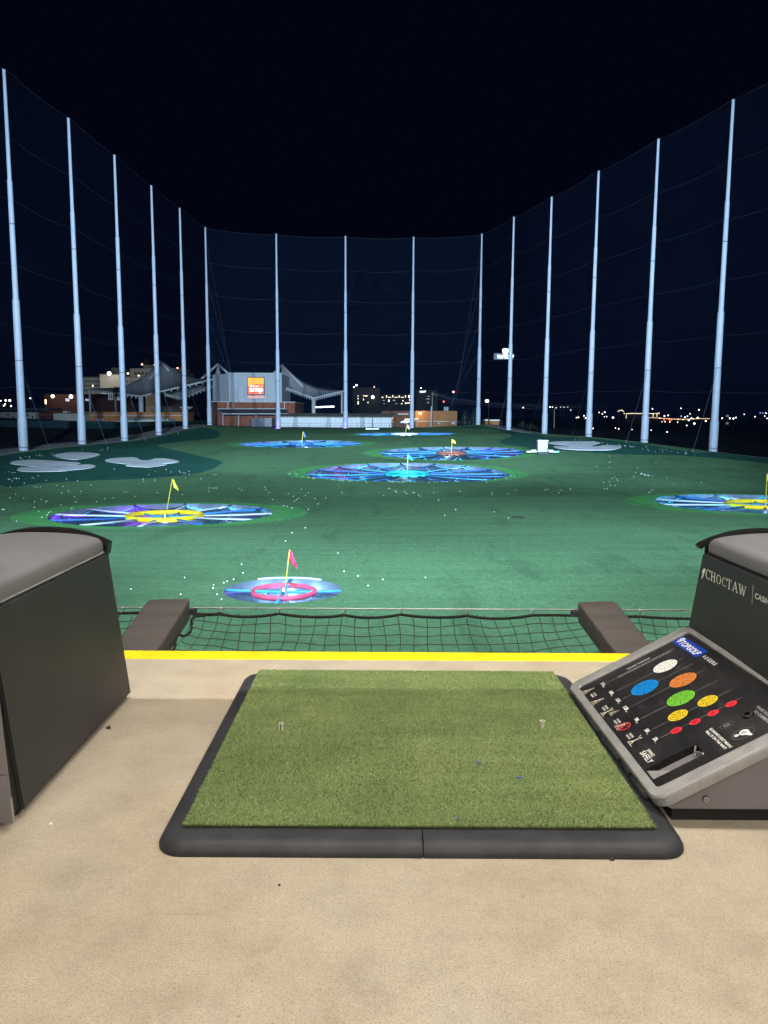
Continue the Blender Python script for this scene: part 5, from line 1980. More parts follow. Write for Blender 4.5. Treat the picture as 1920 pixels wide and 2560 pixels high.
def membrane(peak, ring, pw=2.1, nu=5, nv=9):
    pts = []
    for i in range(len(ring)):
        a, b = ring[i], ring[(i + 1) % len(ring)]
        for k in range(nu):
            pts.append(a.lerp(b, k / nu))
    vs, fs = [], []
    n = len(pts)
    for j in range(nv + 1):
        t = j / nv
        for p in pts:
            f = (1 - t) ** pw
            vs.append((peak.x + (p.x - peak.x) * (0.02 + 0.98 * t), peak.y + (p.y - peak.y) * (0.02 + 0.98 * t), p.z + (peak.z - p.z) * f))
    for j in range(nv):
        for i in range(n):
            i2 = (i + 1) % n
            fs.append((j * n + i, j * n + i2, (j + 1) * n + i2, (j + 1) * n + i))
    return vs, fs


def truss(parent, ps, r=0.42, lamps=0):
    m = MB()
    m.tube(ps, r, 8, MAT['truss'])
    m.build('edge_beam', MAT['truss'], parent, True)
    if lamps:
        for a, b in zip(ps[:-1], ps[1:]):
            for k in range(1, lamps):
                m = MB()
                q = a.lerp(b, k / lamps) - Vector((0, 0, r + 0.55))
                m.box((q.x - 0.18, q.y - 0.18, q.z - 0.1), (q.x + 0.18, q.y + 0.18, q.z + 0.55), MAT['truss'])
                m.build('hanging_lamp', MAT['truss'], parent)


def leg(parent, x0, y0, y1, D, r=0.3, name='post'):
    a = at(x0, y0, D)
    b = at(x0, y1, D)
    m = MB()
    m.tube([a, Vector((a.x, a.y, b.z - 3))], r, 8, MAT['truss'])
    m.build(name, MAT['truss'], parent, True)


root = thing('tent_canopy', 'big grey tent canopy with tall peak at left of the stage block', 'canopy', (at(352, 1030, 300).x, 300, -2), 'peaked fabric canopies')
P1 = at(404.5, 903, 325)
low1, ca, cb, low2, cr, cr2 = at(350.5, 991, 298), at(223, 973, 300), at(287, 969, 340), at(455, 996, 335), at(538, 947, 298), at(538, 962, 340)
vs, fs = membrane(P1, [ca, low1, cr, cr2, low2, cb], 2.6)
m = MB()
m.add(vs, fs, MAT['membrane'])
o = m.build('membrane', MAT['membrane'], root, True)
o.modifiers.new('fabric', 'SOLIDIFY').thickness = 0.08
truss(root, [ca, low1, cr], 0.36, 12)
truss(root, [at(287, 968, 330), at(345, 992, 300)], 0.3)
truss(root, [at(409, 984, 318), low2, cr2], 0.32, 9)
leg(root, 352, 992, 1032, 299, 0.95, 'column')
leg(root, 223.5, 972, 1031, 300, 0.38)
leg(root, 287.5, 968, 1031, 330, 0.38)
for (x, y) in ((365.5, 966), (421.6, 927)):
    m = MB()
    m.tube([P1 + Vector((0, -2, 0)), at(x, y, 316)], 0.5, 8, MAT['truss'])
    m.build('mast_leg', MAT['truss'], root, True)
P2 = at(544.5, 910, 318)
for (x, y) in ((503, 948), (571, 934.5)):
    m = MB()
    m.tube([P2, at(x, y, 314)], 0.42, 8, MAT['truss'])
    m.build('mast_leg', MAT['truss'], root, True)
m = MB()
m.tube([P2 - Vector((0, 0, 0.3)), at(545, 922, 318), at(545, 936, 318)], [0.12, 0.5, 1.3], 10, MAT['membrane'])
m.build('membrane_tip', MAT['membrane'], root, True)

root = thing('tent_canopy', 'grey tent canopy sweeping down to the right of the stage block', 'canopy', (at(784, 1033, 300).x, 300, -2), 'peaked fabric canopies')
P3 = at(704, 912, 312)
k0, k1, k2, k3, k4 = at(705.5, 966, 298), at(784.5, 995.5, 298), at(860, 977.5, 298), at(859, 975, 340), at(705, 955, 340)
vs, fs = membrane(P3, [k0, k1, k2, k3, k4], 2.9)
m = MB()
m.add(vs, fs, MAT['membrane'])
o = m.build('membrane', MAT['membrane'], root, True)
o.modifiers.new('fabric', 'SOLIDIFY').thickness = 0.08
truss(root, [k0, k1, k2], 0.36, 14)
leg(root, 784, 996, 1034, 299, 0.8, 'column')
leg(root, 854.5, 979, 1034, 299, 0.35)
for (x, y) in ((683, 936), (758, 967)):
    m = MB()
    m.tube([P3, at(x, y, 306)], 0.45, 8, MAT['truss'])
    m.build('mast_leg', MAT['truss'], root, True)
m = MB()
a, b = at(787, 1018, 340), at(835, 1016.5, 340)
m.tube([a, b], 0.28, 6, MAT['lamp_cool'])
tag(m.build('strip_light', MAT['lamp_cool']), 'long thin white strip light under the right tent canopy', 'strip light')

# --- white shed
D = 262
root = thing('long_shed', 'long white metal shed with low gable roof behind the far net', 'shed', (at(840, 1060, D).x, D, at(840, 1063, D).z))
a, b, c = at(690, 1043.5, D), at(978, 1044.5, D), at(840, 1066, D)
rb = at(991, 1034, D + 14)
zr = at(840, 1033.5, D + 14).z
dep = 14
m = MB()
m.box((a.x, D, c.z - 3), (b.x, D + 28, a.z), MAT['shed_wall'])
m.build('wall', MAT['shed_wall'], root)
m = MB()
m.add([(b.x + .05, D, c.z - 3), (b.x + 1.7, D + 28, c.z - 3), (b.x + 1.7, D + 28, a.z), (b.x + 1.0, D + dep, zr), (b.x + .05, D, a.z)], [(0, 1, 2, 3, 4)], MAT['shed_wall'])
m.build('gable_end', MAT['shed_wall'], root)
m = MB()
m.hexa([(a.x, D - .4, a.z + .05), (b.x + .4, D - .4, a.z + .05), (b.x + 1.7, D + dep, zr - .3), (a.x, D + dep, zr - .3)], [(a.x, D - .4, a.z + .3), (b.x + .4, D - .4, a.z + .3), (b.x + 1.7, D + dep, zr), (a.x, D + dep, zr)], MAT['tan_roof'])
m.hexa([(a.x, D + 28.4, a.z + .05), (b.x + 2, D + 28.4, a.z + .05), (b.x + 1.7, D + dep + .02, zr - .3), (a.x, D + dep + .02, zr - .3)], [(a.x, D + 28.4, a.z + .3), (b.x + 2, D + 28.4, a.z + .3), (b.x + 1.7, D + dep + .02, zr), (a.x, D + dep + .02, zr)], MAT['tan_roof'])
m.build('roof', MAT['tan_roof'], root)
m = MB()
for k in range(46):
    xx = a.x + (b.x - a.x) * (k + .5) / 46
    m.box((xx - .05, D - .05, c.z - 3), (xx + .05, D, a.z), MAT['shed_wall'])
m.build('wall_ribs', MAT['shed_wall'], root)

# --- tan building and its neighbours
D = 275
root = thing('tan_building', 'low flat tan brick building lit orange at its corner, right of the shed', 'building', (at(1060, 1060, D).x, D, at(1060, 1062, D).z))
m = MB()
block(m, 1038, 1143, 1027, 1062, D, 26, MAT['tan_wall'], 4)
m.build('wall', MAT['tan_wall'], root)
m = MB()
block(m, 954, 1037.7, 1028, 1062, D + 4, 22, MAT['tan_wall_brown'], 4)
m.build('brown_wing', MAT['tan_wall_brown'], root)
m = MB()
block(m, 1037.5, 1143.5, 1052.6, 1054.2, D - .15, .15, MAT['white_trim'])
m.build('pale_band', MAT['white_trim'], root)
m = MB()
block(m, 953, 1038, 1026.6, 1028.4, D + 3.8, 22.3, MAT['brick_dark'])
m.build('parapet', MAT['brick_dark'], root)
panes(root, [(1093, 1100, 1056, 1060), (995, 1021, 1034, 1036.4)], D - .1, MAT['window'])
panes(root, [(1129, 1137, 1055.6, 1060.5)], D - .1, MAT['pad_white'], 'door')
for x in (1111.5, 1115.5, 1119.5):
    m = MB()
    block(m, x - 1.1, x + 1.1, 1017, 1027, D + 8, 0.4, MAT['pad_white'])
    m.build('roof_vent', MAT['pad_white'], root)
m = MB()
bx = at(1050, 1033, D - 0.4)
m.box((bx.x - .5, D - .6, bx.z - .2), (bx.x + .5, D - .02, bx.z + .2), MAT['lamp_warm'])
m.build('wall_lamp', MAT['lamp_warm'], root)
for x, w in ((1050, 900), (1042, 500)):
    p = at(x, 1033, D - 3.5)
    lamp_point(p, (1, 0.62, 0.22), w, 0.3, 'wall_lamp_light')

D = 268
root = thing('delivery_van', 'white van parked under a small awning between shed and tan building', 'van', (at(1015, 1060, D).x, D, at(1015, 1060, D).z))
a, b, c = at(1002, 1052.5, D), at(1027, 1060, D), at(1015, 1056, D)
m = MB()
pr = [(a.x, b.z + .35), (a.x + .1, b.z + .8), (a.x + .8, b.z + 1.0), (a.x + 1.4, a.z), (b.x - .3, a.z), (b.x, b.z + 1.0), (b.x, b.z + .35)]
m.hexa([(x, D, z) for x, z in pr], [(x, D + 1.9, z) for x, z in pr], emit('van_glow_paint', (0.9, 0.95, 1.0), 0.45))  # light on the van is put into a faint glow of its paint
m.build('body', m.mats[0], root)
for xx in (a.x + .7, b.x - .7):
    m = MB()
    m.tube([(xx, D - .03, b.z + .35), (xx, D + .25, b.z + .35)], .35, 12, MAT['ink_black'])
    m.build('wheel', MAT['ink_black'], root)
m = MB()
p, q = at(1004, 1046, 269), at(1045, 1051, 269)
m.hexa([(p.x + 1, 268, q.z), (q.x, 268, q.z), (q.x, 273, q.z + .2), (p.x + 1, 273, q.z + .2)], [(p.x + 1, 268, q.z + .5), (q.x, 268, q.z + .5), (q.x + .3, 273, p.z), (p.x, 273, p.z)], MAT['pad_white'])
for xx in (p.x + 1.3, q.x - .3):
    m.tube([(xx, 268.3, q.z), (xx, 268.3, q.z - 2.6)], .07, 6, MAT['truss'])
tag(m.build('awning', MAT['pad_white']), 'white flat awning over the parked van beside the tan building', 'awning')
lamp_point(at(1016, 1049.5, 266), (1, .96, .85), 300, .3, 'awning_light')

D = 245
root = thing('small_hut', 'small tan hut with bright white fascia between two right net poles', 'hut', (at(1231, 1068, D).x, D, at(1231, 1068, D).z))
m = MB()
block(m, 1214.5, 1248, 1051.5, 1068, D, 5, MAT['tan_wall'], 3)
m.build('wall', MAT['tan_wall'], root)
m = MB()
block(m, 1213.5, 1249, 1049, 1051.6, D - .4, 6, MAT['ring_white'])
m.build('fascia', MAT['ring_white'], root)
m = MB()
block(m, 1214.3, 1248.2, 1063, 1064.6, D - .12, .12, MAT['white_trim'])
m.build('pale_band', MAT['white_trim'], root)
lamp_point(at(1222, 1048, D - 4), (1, .85, .6), 260, .3, 'hut_light')

# --- poles and wires


def lamp_post(x, ytop, ybot, D, lab, mt='lamp_white', px=9, arm=-4):
    b = at(x, ybot, D)
    t = at(x, ytop, D)
    root = thing('street_lamp', lab, 'street lamp', (b.x, D, b.z - 1))
    m = MB()
    m.tube([(b.x, D, b.z - 1.5), t], 0.14, 8, MAT['dark_metal'])
    h = at(x + arm, ytop + .5, D)
    m.tube([t, h], 0.09, 6, MAT['dark_metal'])
    m.build('post', MAT['dark_metal'], root, True)
    m = MB()
    m.sphere(h, px / F * D / 2, 12, 8, MAT[mt], 0.8)
    m.build('lamp_head', MAT[mt], root, True)


lamp_post(1221.5, 1002, 1068, 240, 'lit street lamp on a thin dark post above the small hut')
lamp_post(77, 995, 1022, 330, 'small street lamp between the two leftmost net poles', 'lamp_white', 3.5, -1)
D = 258
root = thing('utility_pole', 'tall grey utility pole with crossarm in front of the tan building', 'utility pole', (at(1081, 1060, D).x, D, -2))
t, b = at(1081, 980, D), at(1080.5, 1062, D)
m = MB()
m.tube([(b.x, D, b.z - 2), t], [.22, .16], 8, MAT['wood_pole'])
m.build('shaft', MAT['wood_pole'], root, True)
m = MB()
m.tube([at(1078, 983, D), at(1095, 990, D + 1)], .10, 6, MAT['wood_pole'])
m.build('crossarm', MAT['wood_pole'], root, True)
t2, b2 = at(1078.5, 1016, 254), at(1077.5, 1062, 254)
m = MB()
m.tube([(b2.x, 254, b2.z - 2), t2], .18, 8, MAT['pad_white'])
tag(m.build('short_post', MAT['pad_white'], None, True), 'short white post just left of the tall utility pole', 'post')
for k, (ys, ym, ye) in enumerate(((981, 1003, 1010), (984, 1005, 1014), (988, 1008, 1016), (996, 1012, 1021))):
    m = MB()
    pts = [at(1082 + 3 * k, ys, 258), at(1130, ys + (ym - ys) * .62, 259), at(1190, ym, 260), at(1260, (ym + ye) / 2 + 2, 262), at(1370, ye + 3, 266), at(1520, ye + 2, 272)]
    m.tube(pts, .035, 4, MAT['cable'])
    tag(m.build('power_line', MAT['cable'], None, True), 'thin power line sagging to the right from the utility pole', 'power line', 'power lines at the utility pole')
D = 255
t, b = at(1386, 1022, D), at(1385, 1084, D)
m = MB()
m.tube([(b.x, D, b.z - 3), t], [.2, .14], 8, MAT['wood_pole'])
tag(m.build('wooden_post', MAT['wood_pole'], None, True), 'bare grey post between net poles beyond the padded board', 'post')
D = 232
t, b = at(931, 1034, D), at(931, 1066, D)
m = MB()
m.tube([(b.x, D, b.z - 1), t], .10, 8, MAT['dark_metal'])
tag(m.build('dark_post', MAT['dark_metal'], None, True), 'thin dark post in front of the white shed', 'post')

# low fence behind the far poles
root = thing('boundary_fence', 'low wire fence with thin posts along the far edge of the field', 'fence', (0, 222, -2))
xs = list(np.arange(-40, 34, 4.6))
m = MB()
for x in xs:
    z = gz(x, 222)
    m.tube([(x, 222, z - .3), (x, 222, z + 1.5)], .06, 6, MAT['cable'])
m.build('fence_posts', MAT['cable'], root)
m = MB()
for h in (.2, .8, 1.45):
    m.tube([(x, 222, gz(x, 222) + h) for x in xs], .03, 4, MAT['cable'])
m.build('fence_wires', MAT['cable'], root)

# --- glowing pole sign
D = 246
root = thing('pylon_sign', 'tall pylon sign with a glowing white shield over glowing letters', 'sign', (at(1272, 1072, D).x, D, -4))
pc = at(1276, 900, D)
m = MB()
m.tube([(pc.x, D + .6, -8), (pc.x, D + .6, pc.z + 1)], .35, 10, MAT['dark_metal'])
m.build('pylon', MAT['dark_metal'], root, True)
m = MB()
a, b = at(1235, 883, D), at(1284, 899, D)
m.box((a.x, D, b.z), (b.x, D + .7, a.z), M('sign_cabinet', (0.10, 0.12, 0.14), 0.5, 0.1))
m.build('cabinet', m.mats[0], root)
m = MB()
a = at(1242.5, 896.6, D - .1)
text_into(m, 'TOPGOLF', (a.x, D - .1, a.z), (1, 0, 0), (0, 0, 1), 9.0 / F * D, 41.5 / F * D, 0.045, 0.2, MAT['sign_white'])
m.build('glowing_letters', MAT['sign_white'], root)
m = MB()
c = at(1263.5, 880, D)
k = D / F
lp = [(-7.6, 3.5), (-7.2, 7.0), (-4, 8.4), (0, 8.8), (4, 8.4), (7.2, 7.0), (7.6, 3.5), (6.5, -1), (4.2, -5.5), (1.4, -8.6), (0, -9.4), (-1.4, -8.6), (-4.2, -5.5), (-6.5, -1)]
n = len(lp)
m.add([(c.x + x * k, D - .25, c.z + z * k) for x, z in lp] + [(c.x + x * k, D + .3, c.z + z * k) for x, z in lp],
      [tuple(range(n)), tuple(reversed(range(n, 2 * n)))] + [(i, (i + 1) % n, n + (i + 1) % n, n + i) for i in range(n)], MAT['sign_white'])
for dx in (-2.6, 2.9):
    m.tube([(c.x + dx * k, D - .31, c.z + 3.8 * k), (c.x + dx * k, D - .27, c.z + 3.8 * k)], 1.7 * k, 12, MAT['dark_metal'])
m.build('glowing_shield', MAT['sign_white'], root)

# --- left: hotel on the hill
D = 470
root = thing('hotel', 'large pale stepped hotel on the hill behind the left canopy', 'hotel', (at(300, 1000, D).x, D, -3))
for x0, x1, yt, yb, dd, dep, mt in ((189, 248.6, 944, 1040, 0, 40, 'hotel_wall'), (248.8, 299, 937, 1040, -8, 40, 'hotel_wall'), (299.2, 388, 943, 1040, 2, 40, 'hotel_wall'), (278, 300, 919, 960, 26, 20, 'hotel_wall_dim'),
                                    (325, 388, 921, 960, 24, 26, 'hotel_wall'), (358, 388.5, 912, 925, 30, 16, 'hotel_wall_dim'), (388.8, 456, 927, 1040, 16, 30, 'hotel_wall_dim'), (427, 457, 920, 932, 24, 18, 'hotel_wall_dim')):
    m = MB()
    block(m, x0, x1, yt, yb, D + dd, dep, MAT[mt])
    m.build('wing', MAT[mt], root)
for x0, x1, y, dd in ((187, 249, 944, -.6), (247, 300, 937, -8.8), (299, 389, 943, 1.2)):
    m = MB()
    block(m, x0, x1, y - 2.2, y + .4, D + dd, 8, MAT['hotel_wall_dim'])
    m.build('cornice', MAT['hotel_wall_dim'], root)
ws = []
for y in (951, 962, 973):
    for k in range(9):
        x = 210 + 4.4 * k
        ws.append((x, x + 3.0, y, y + 4.6))
panes(root, [w_ for w_ in ws if not (229 < w_[0] < 233 and w_[2] == 962)], D, MAT['window'])
panes(root, [(230.3, 233.4, 962, 967)], D, MAT['win_lit'])
panes(root, [(302 + 7.3 * k, 306 + 7.3 * k, 951, 956.5) for k in range(11)], D + 2, MAT['window'])
panes(root, [(336 + 9 * k, 342 + 9 * k, 931, 937) for k in range(5)], D + 24, MAT['window'])
m = MB()
p = at(369, 911.5, D + 38)
for dx in (-1,):
    w = 11.5 / F * D
    m.add([(p.x - w, p.y - 8, p.z), (p.x + w, p.y - 8, p.z), (p.x + w, p.y + 8, p.z), (p.x - w, p.y + 8, p.z), (p.x, p.y, p.z + 4.2)], [(0, 1, 4), (1, 2, 4), (2, 3, 4), (3, 0, 4)], MAT['brick_dark'])
m.build('pyramid_roof', MAT['brick_dark'], root)
for x, y, dd, px, mt in ((272.8, 933.5, -12, 9, 'lamp_cool'), (320, 933.5, 20, 4.5, 'lamp_warm'), (346.5, 939, 20, 3, 'lamp_white'), (355, 911, 26, 4, 'lamp_pink'), (386.7, 911.8, 26, 4, 'lamp_pink'), (443.7, 920, 20, 3.5, 'lamp_pink')):
    bulb(root, x, y, D + dd, px, MAT[mt], 'roof_lamp')
for x, y, w in ((273, 930, 5200), (321, 933, 1500), (250, 955, 1300), (360, 932, 1200), (225, 1000, 900)):
    lamp_point(at(x, y, D - 22), (1, .9, .72), w, .5, 'hotel_light')

# --- left: brick buildings near the field
D = 230
root = thing('brick_hall', 'long low orange brick hall with pale stripe behind the dark screen fence', 'building', (at(330, 1056, D).x, D, -2))
m = MB()
block(m, 206, 459, 1029.5, 1058, D, 12, M('orange_brick', (0.30, 0.13, 0.055), 0.9, 0.18, 0.7, spec=0.1), 3)
m.build('wall', m.mats[0], root)
m = MB()
block(m, 205.5, 459.5, 1037, 1038.8, D - .14, .14, MAT['white_trim'])
m.build('pale_band', MAT['white_trim'], root)
panes(root, [(242 + 6.5 * k, 246 + 6.5 * k, 1046, 1053) for k in range(3)], D, MAT['pad_white'], 'door')
m = MB()
p, q = at(290, 1044, D - 9), at(421, 1056, D - 9)
m.hexa([(p.x, D - 9, q.z), (q.x, D - 9, q.z), (q.x, D - 3, q.z), (p.x, D - 3, q.z)], [(p.x, D - 9, q.z + .3), (q.x, D - 9, q.z + 1.1), (q.x, D - 3, q.z + 1.1), (p.x + 3, D - 3, q.z + 1.6)], MAT['pale_wall'])
tag(m.build('low_shed', MAT['pale_wall']), 'long low pale shed roof in front of the orange brick hall', 'shed')
root = thing('white_store', 'flat white walled building between the two leftmost net poles', 'building', (at(165, 1050, D).x, D - 6, -1))
m = MB()
block(m, 133, 205, 1033.5, 1054, D - 6, 14, MAT['pale_wall'], 3)
m.build('wall', MAT['pale_wall'], root)
m = MB()
block(m, 132.5, 205.5, 1031.5, 1033.8, D - 6.3, 14.5, MAT['brick'])
m.build('parapet', MAT['brick'], root)
m = MB()
block(m, 157, 167, 1027.5, 1032, D - 2, 3, MAT['pad_white'])
m.build('roof_unit', MAT['pad_white'], root)
root = thing('white_house', 'white walled building with small windows at the far left edge', 'building', (at(30, 1050, D).x, D, -1))
m = MB()
block(m, -60, 89, 1030, 1052, D, 14, MAT['pale_wall'], 3)
m.build('wall', MAT['pale_wall'], root)
panes(root, [(17, 24, 1036, 1039), (66, 72, 1036, 1039), (80, 84, 1040, 1046), (-20, -12, 1036, 1040), (33, 36, 1040, 1046)], D, MAT['window'])
m = MB()
block(m, -60, 122, 1019, 1025.5, D + 16, 10, MAT['dark_roof'])
m.build('roof', MAT['dark_roof'], root)
root = thing('brick_annex', 'dark brick annex between the two white walled buildings at left', 'building', (at(112, 1050, D).x, D + 2, -1))
m = MB()
block(m, 89.6, 132.3, 1029, 1054, D + 2, 10, MAT['brick_dark'], 3)
m.build('wall', MAT['brick_dark'], root)
m = MB()
block(m, 89.4, 132.5, 1036, 1038, D + 1.9, .1, MAT['brick'])
m.build('pale_band', MAT['brick'], root)
D = 330
root = thing('floodlit_hall', 'dark brick hall with two bright floodlights behind the second net pole', 'building', (at(150, 1010, D).x, D, -1))
m = MB()
block(m, 110, 194, 985, 1030, D, 20, MAT['brick_dark'], 4)
m.build('wall', MAT['brick_dark'], root)
panes(root, [(163.5, 174, 996, 1003)], D, MAT['win_dim'])
panes(root, [(112.5, 116, 999, 1010)], D, MAT['lamp_warm'], 'lit_doorway')
panes(root, [(213, 226, 997, 1002.5)], D + 8, MAT['win_dim'])
for x, y, px in ((131.6, 990.8, 8), (177.5, 991.5, 9)):
    bulb(root, x, y, D - 3, px, MAT['lamp_white'], 'floodlight')
    lamp_point(at(x, y, D - 7), (1, .93, .78), 600, .4, 'hall_light')
m = MB()
block(m, 205, 330, 985, 1030, D + 30, 20, MAT['brick_dark'], 4)
hw = tag(m.build('dark_hall', MAT['brick_dark']), 'dark brick wall with lit doorway seen under the left canopy', 'building')
for w_ in ((233, 237.5, 990, 1007),):
    panes(hw, [w_], D + 30, MAT['win_lit'], 'lit_doorway')
panes(hw, [(271, 273.4, 985, 1000), (276, 278.4, 985, 1000), (281, 282.8, 985, 1000)], D + 30, MAT['win_dim'])
panes(hw, [(292.5, 295.5, 992, 1001), (296.3, 299.6, 992, 1001)], D + 30, MAT['win_dim'])

# screen fence with wind cloth
ps = [at(-90, 1068, 148), at(205, 1071, 165), at(330, 1073.5, 180), at(455, 1068, 205), at(520, 1062.5, 226)]
root = thing('screen_fence', 'dark green cloth covered fence outside the left net poles', 'fence', ps[1])
m = MB()
for a, b in zip(ps[:-1], ps[1:]):
    n = 8
    for k in range(n):
        p, q = a.lerp(b, k / n), a.lerp(b, (k + 1) / n)
        hp = 18.5 / F * p.y * (1 - .35 * max(0, (p.y - 180) / 46))
        hq = 18.5 / F * q.y * (1 - .35 * max(0, (q.y - 180) / 46))
        m.add([p - Vector((0, 0, 1.2)), q - Vector((0, 0, 1.2)), q + Vector((0, 0, hq)), p + Vector((0, 0, hp)), p + Vector((.05, .12, -1.2)), q + Vector((.05, .12, -1.2)), q + Vector((.05, .12, hq)), p + Vector((.05, .12, hp))],
              [(0, 1, 2, 3), (7, 6, 5, 4), (3, 2, 6, 7)], MAT['screen'])
m.build('wind_cloth', MAT['screen'], root)
m = MB()
for a, b in zip(ps[:-1], ps[1:]):
    for k in range(4):
        p = a.lerp(b, k / 4)
        hp = 18.5 / F * p.y * (1 - .35 * max(0, (p.y - 180) / 46))
        m.tube([p + Vector((0, .3, -1.4)), p + Vector((0, .3, hp + .1))], .06, 6, MAT['cable'])
m.build('fence_posts', MAT['cable'], root)

# raised platform mast behind the pole beside the stage block
D = 250
p = at(461, 1017, D)
root = thing('speaker_mast', 'thin mast with a bracketed crossbar left of the stage block', 'mast', (p.x, D, -2))
m = MB()
m.tube([(p.x, D, -3), (p.x, D, p.z)], .15, 6, MAT['truss'])
m.build('mast', MAT['truss'], root)
m = MB()
a, b = at(450, 1018, D), at(482, 1018, D)
m.tube([a, b], .12, 6, MAT['truss'])
m.tube([a, at(458, 1023, D)], .08, 6, MAT['truss'])
m.tube([b, at(470, 1023, D)], .08, 6, MAT['truss'])
m.build('crossbar', MAT['truss'], root)

# --- hospital and office far behind the shed
D = 620
root = thing('far_hospital', 'dark far building with rows of lit windows above the shed roof', 'building', (at(950, 1030, D).x, D, -10))
for x0, x1, yt, dd, dep in ((882, 951, 969, 0, 40), (951.3, 1032, 986, 6, 40)):
    m = MB()
    block(m, x0, x1, yt, 1060, D + dd, dep, MAT['far_wall'], 5)
    m.build('wing', MAT['far_wall'], root)
panes(root, [(893.8, 896.8, 1003, 1011), (894, 896.6, 995, 998), (894, 896.3, 988.5, 991), (908, 909.6, 988, 991), (911, 919, 988.5, 991), (918.6, 921.5, 1005, 1007.5), (908, 909.6, 996, 1001)], D, MAT['win_lit'])
panes(root, [(954.5, 958.3, 992, 994.8), (965.2, 967.6, 988.3, 994), (980.8, 983.2, 988, 993.5), (996.8, 999.2, 988.5, 993.8), (1012.6, 1014.8, 988, 993.6), (1020.8, 1024.5, 988, 994.5), (970, 978, 992.6, 994.2), (986, 994, 992.4, 994), (1002, 1010, 992.5, 994.2),
             (970.6, 973.8, 999, 1004.5), (1006, 1008.8, 1000.6, 1003.4), (1023, 1027, 997.5, 1002), (1002.5, 1006, 1008.2, 1010.4), (1012.8, 1016, 1006, 1010), (1017, 1025, 1006.3, 1008.6)], D + 6, MAT['win_lit'])
panes(root, [(957, 962, 1000, 1002), (982, 988, 999.5, 1002.5), (988, 994, 1008.5, 1010), (958.6, 961.6, 1008.3, 1010.2)], D + 6, MAT['win_dim'])
for x, y, px, mt in ((891.2, 963, 4.5, 'lamp_white'), (885, 967.8, 3, 'lamp_white'), (935.6, 967.4, 2.6, 'lamp_pink'), (932, 992.6, 8, 'lamp_white')):
    bulb(root, x, y, D - 5, px, MAT[mt], 'roof_lamp')
D = 560
root = thing('far_office', 'dark far block with a glowing white sign left of the utility pole', 'building', (at(1070, 1030, D).x, D, -10))
m = MB()
block(m, 1041, 1094, 975, 1060, D, 30, MAT['far_wall'], 5)
m.build('wall', MAT['far_wall'], root)
m = MB()
a = at(1049, 982.4, D - .4)
for q in range(4):
    p0 = at(1049.5 + 3.9 * q, 981.6 - .7 * (q == 3), D - .5)
    p1 = at(1052.9 + 3.9 * q, 977.2 - .9 * (q == 3), D - .5)
    m.box((p0.x, D - .5, p0.z), (p1.x, D - .02, p1.z), MAT['sign_white'])
m.build('roof_sign', MAT['sign_white'], root)
panes(root, [(1069, 1073.5, 989.5, 992), (1065.5, 1075, 996.5, 998.5), (1068, 1072, 1004.6, 1008.6)], D, MAT['win_dim'])
bulb(root, 1052.3, 970, D - 2, 2.6, MAT['lamp_white'], 'roof_lamp')
for x, y, mt, lab in ((1133.5, 979.8, 'lamp_pink', 'pinkish red mast light high left of the right back corner pole'), (1109.5, 1004, 'lamp_red', 'red mast light low right of the utility pole')):
    D = 640
    p = at(x, y, D)
    root = thing('mast_light', lab, 'mast light', (p.x, D, -14))
    m = MB()
    m.tube([(p.x, D + .8, -16), (p.x, D + .8, p.z)], .12, 6, MAT['dark_metal'])
    m.build('mast', MAT['dark_metal'], root)
    bulb(root, x, y, D, 4.6 if y < 990 else 4, MAT[mt], 'red_lamp')

# --- the town on the right
def z4(x, y):
    return (1480 + x * 0.26522, 1000 + y * 0.26522)


def town_lamp(x, y, D, px, mt):
    p = at(x, y, D)
    m = MB()
    r = 0.78 * px / F * D / 2
    m.sphere(p, r, 8, 6, MAT[mt])
    zb = min(p.z - 6, -14 if D > 500 else p.z - 6)
    m.tube([(p.x, D + r, zb), (p.x, D + r, p.z)], .15, 5, MAT['dark_metal'])
    o = m.build('town_lamp', MAT['lamp_white'], None, True)
    col_ = {'lamp_white': 'white', 'lamp_cool': 'white', 'lamp_warm': 'yellowish', 'lamp_red': 'red', 'lamp_blue': 'blue'}[mt]
    tag(o, 'tiny %s lamp far off in the dark town beyond the right net' % col_, 'town lamp', '%s lamps of the far town' % col_)


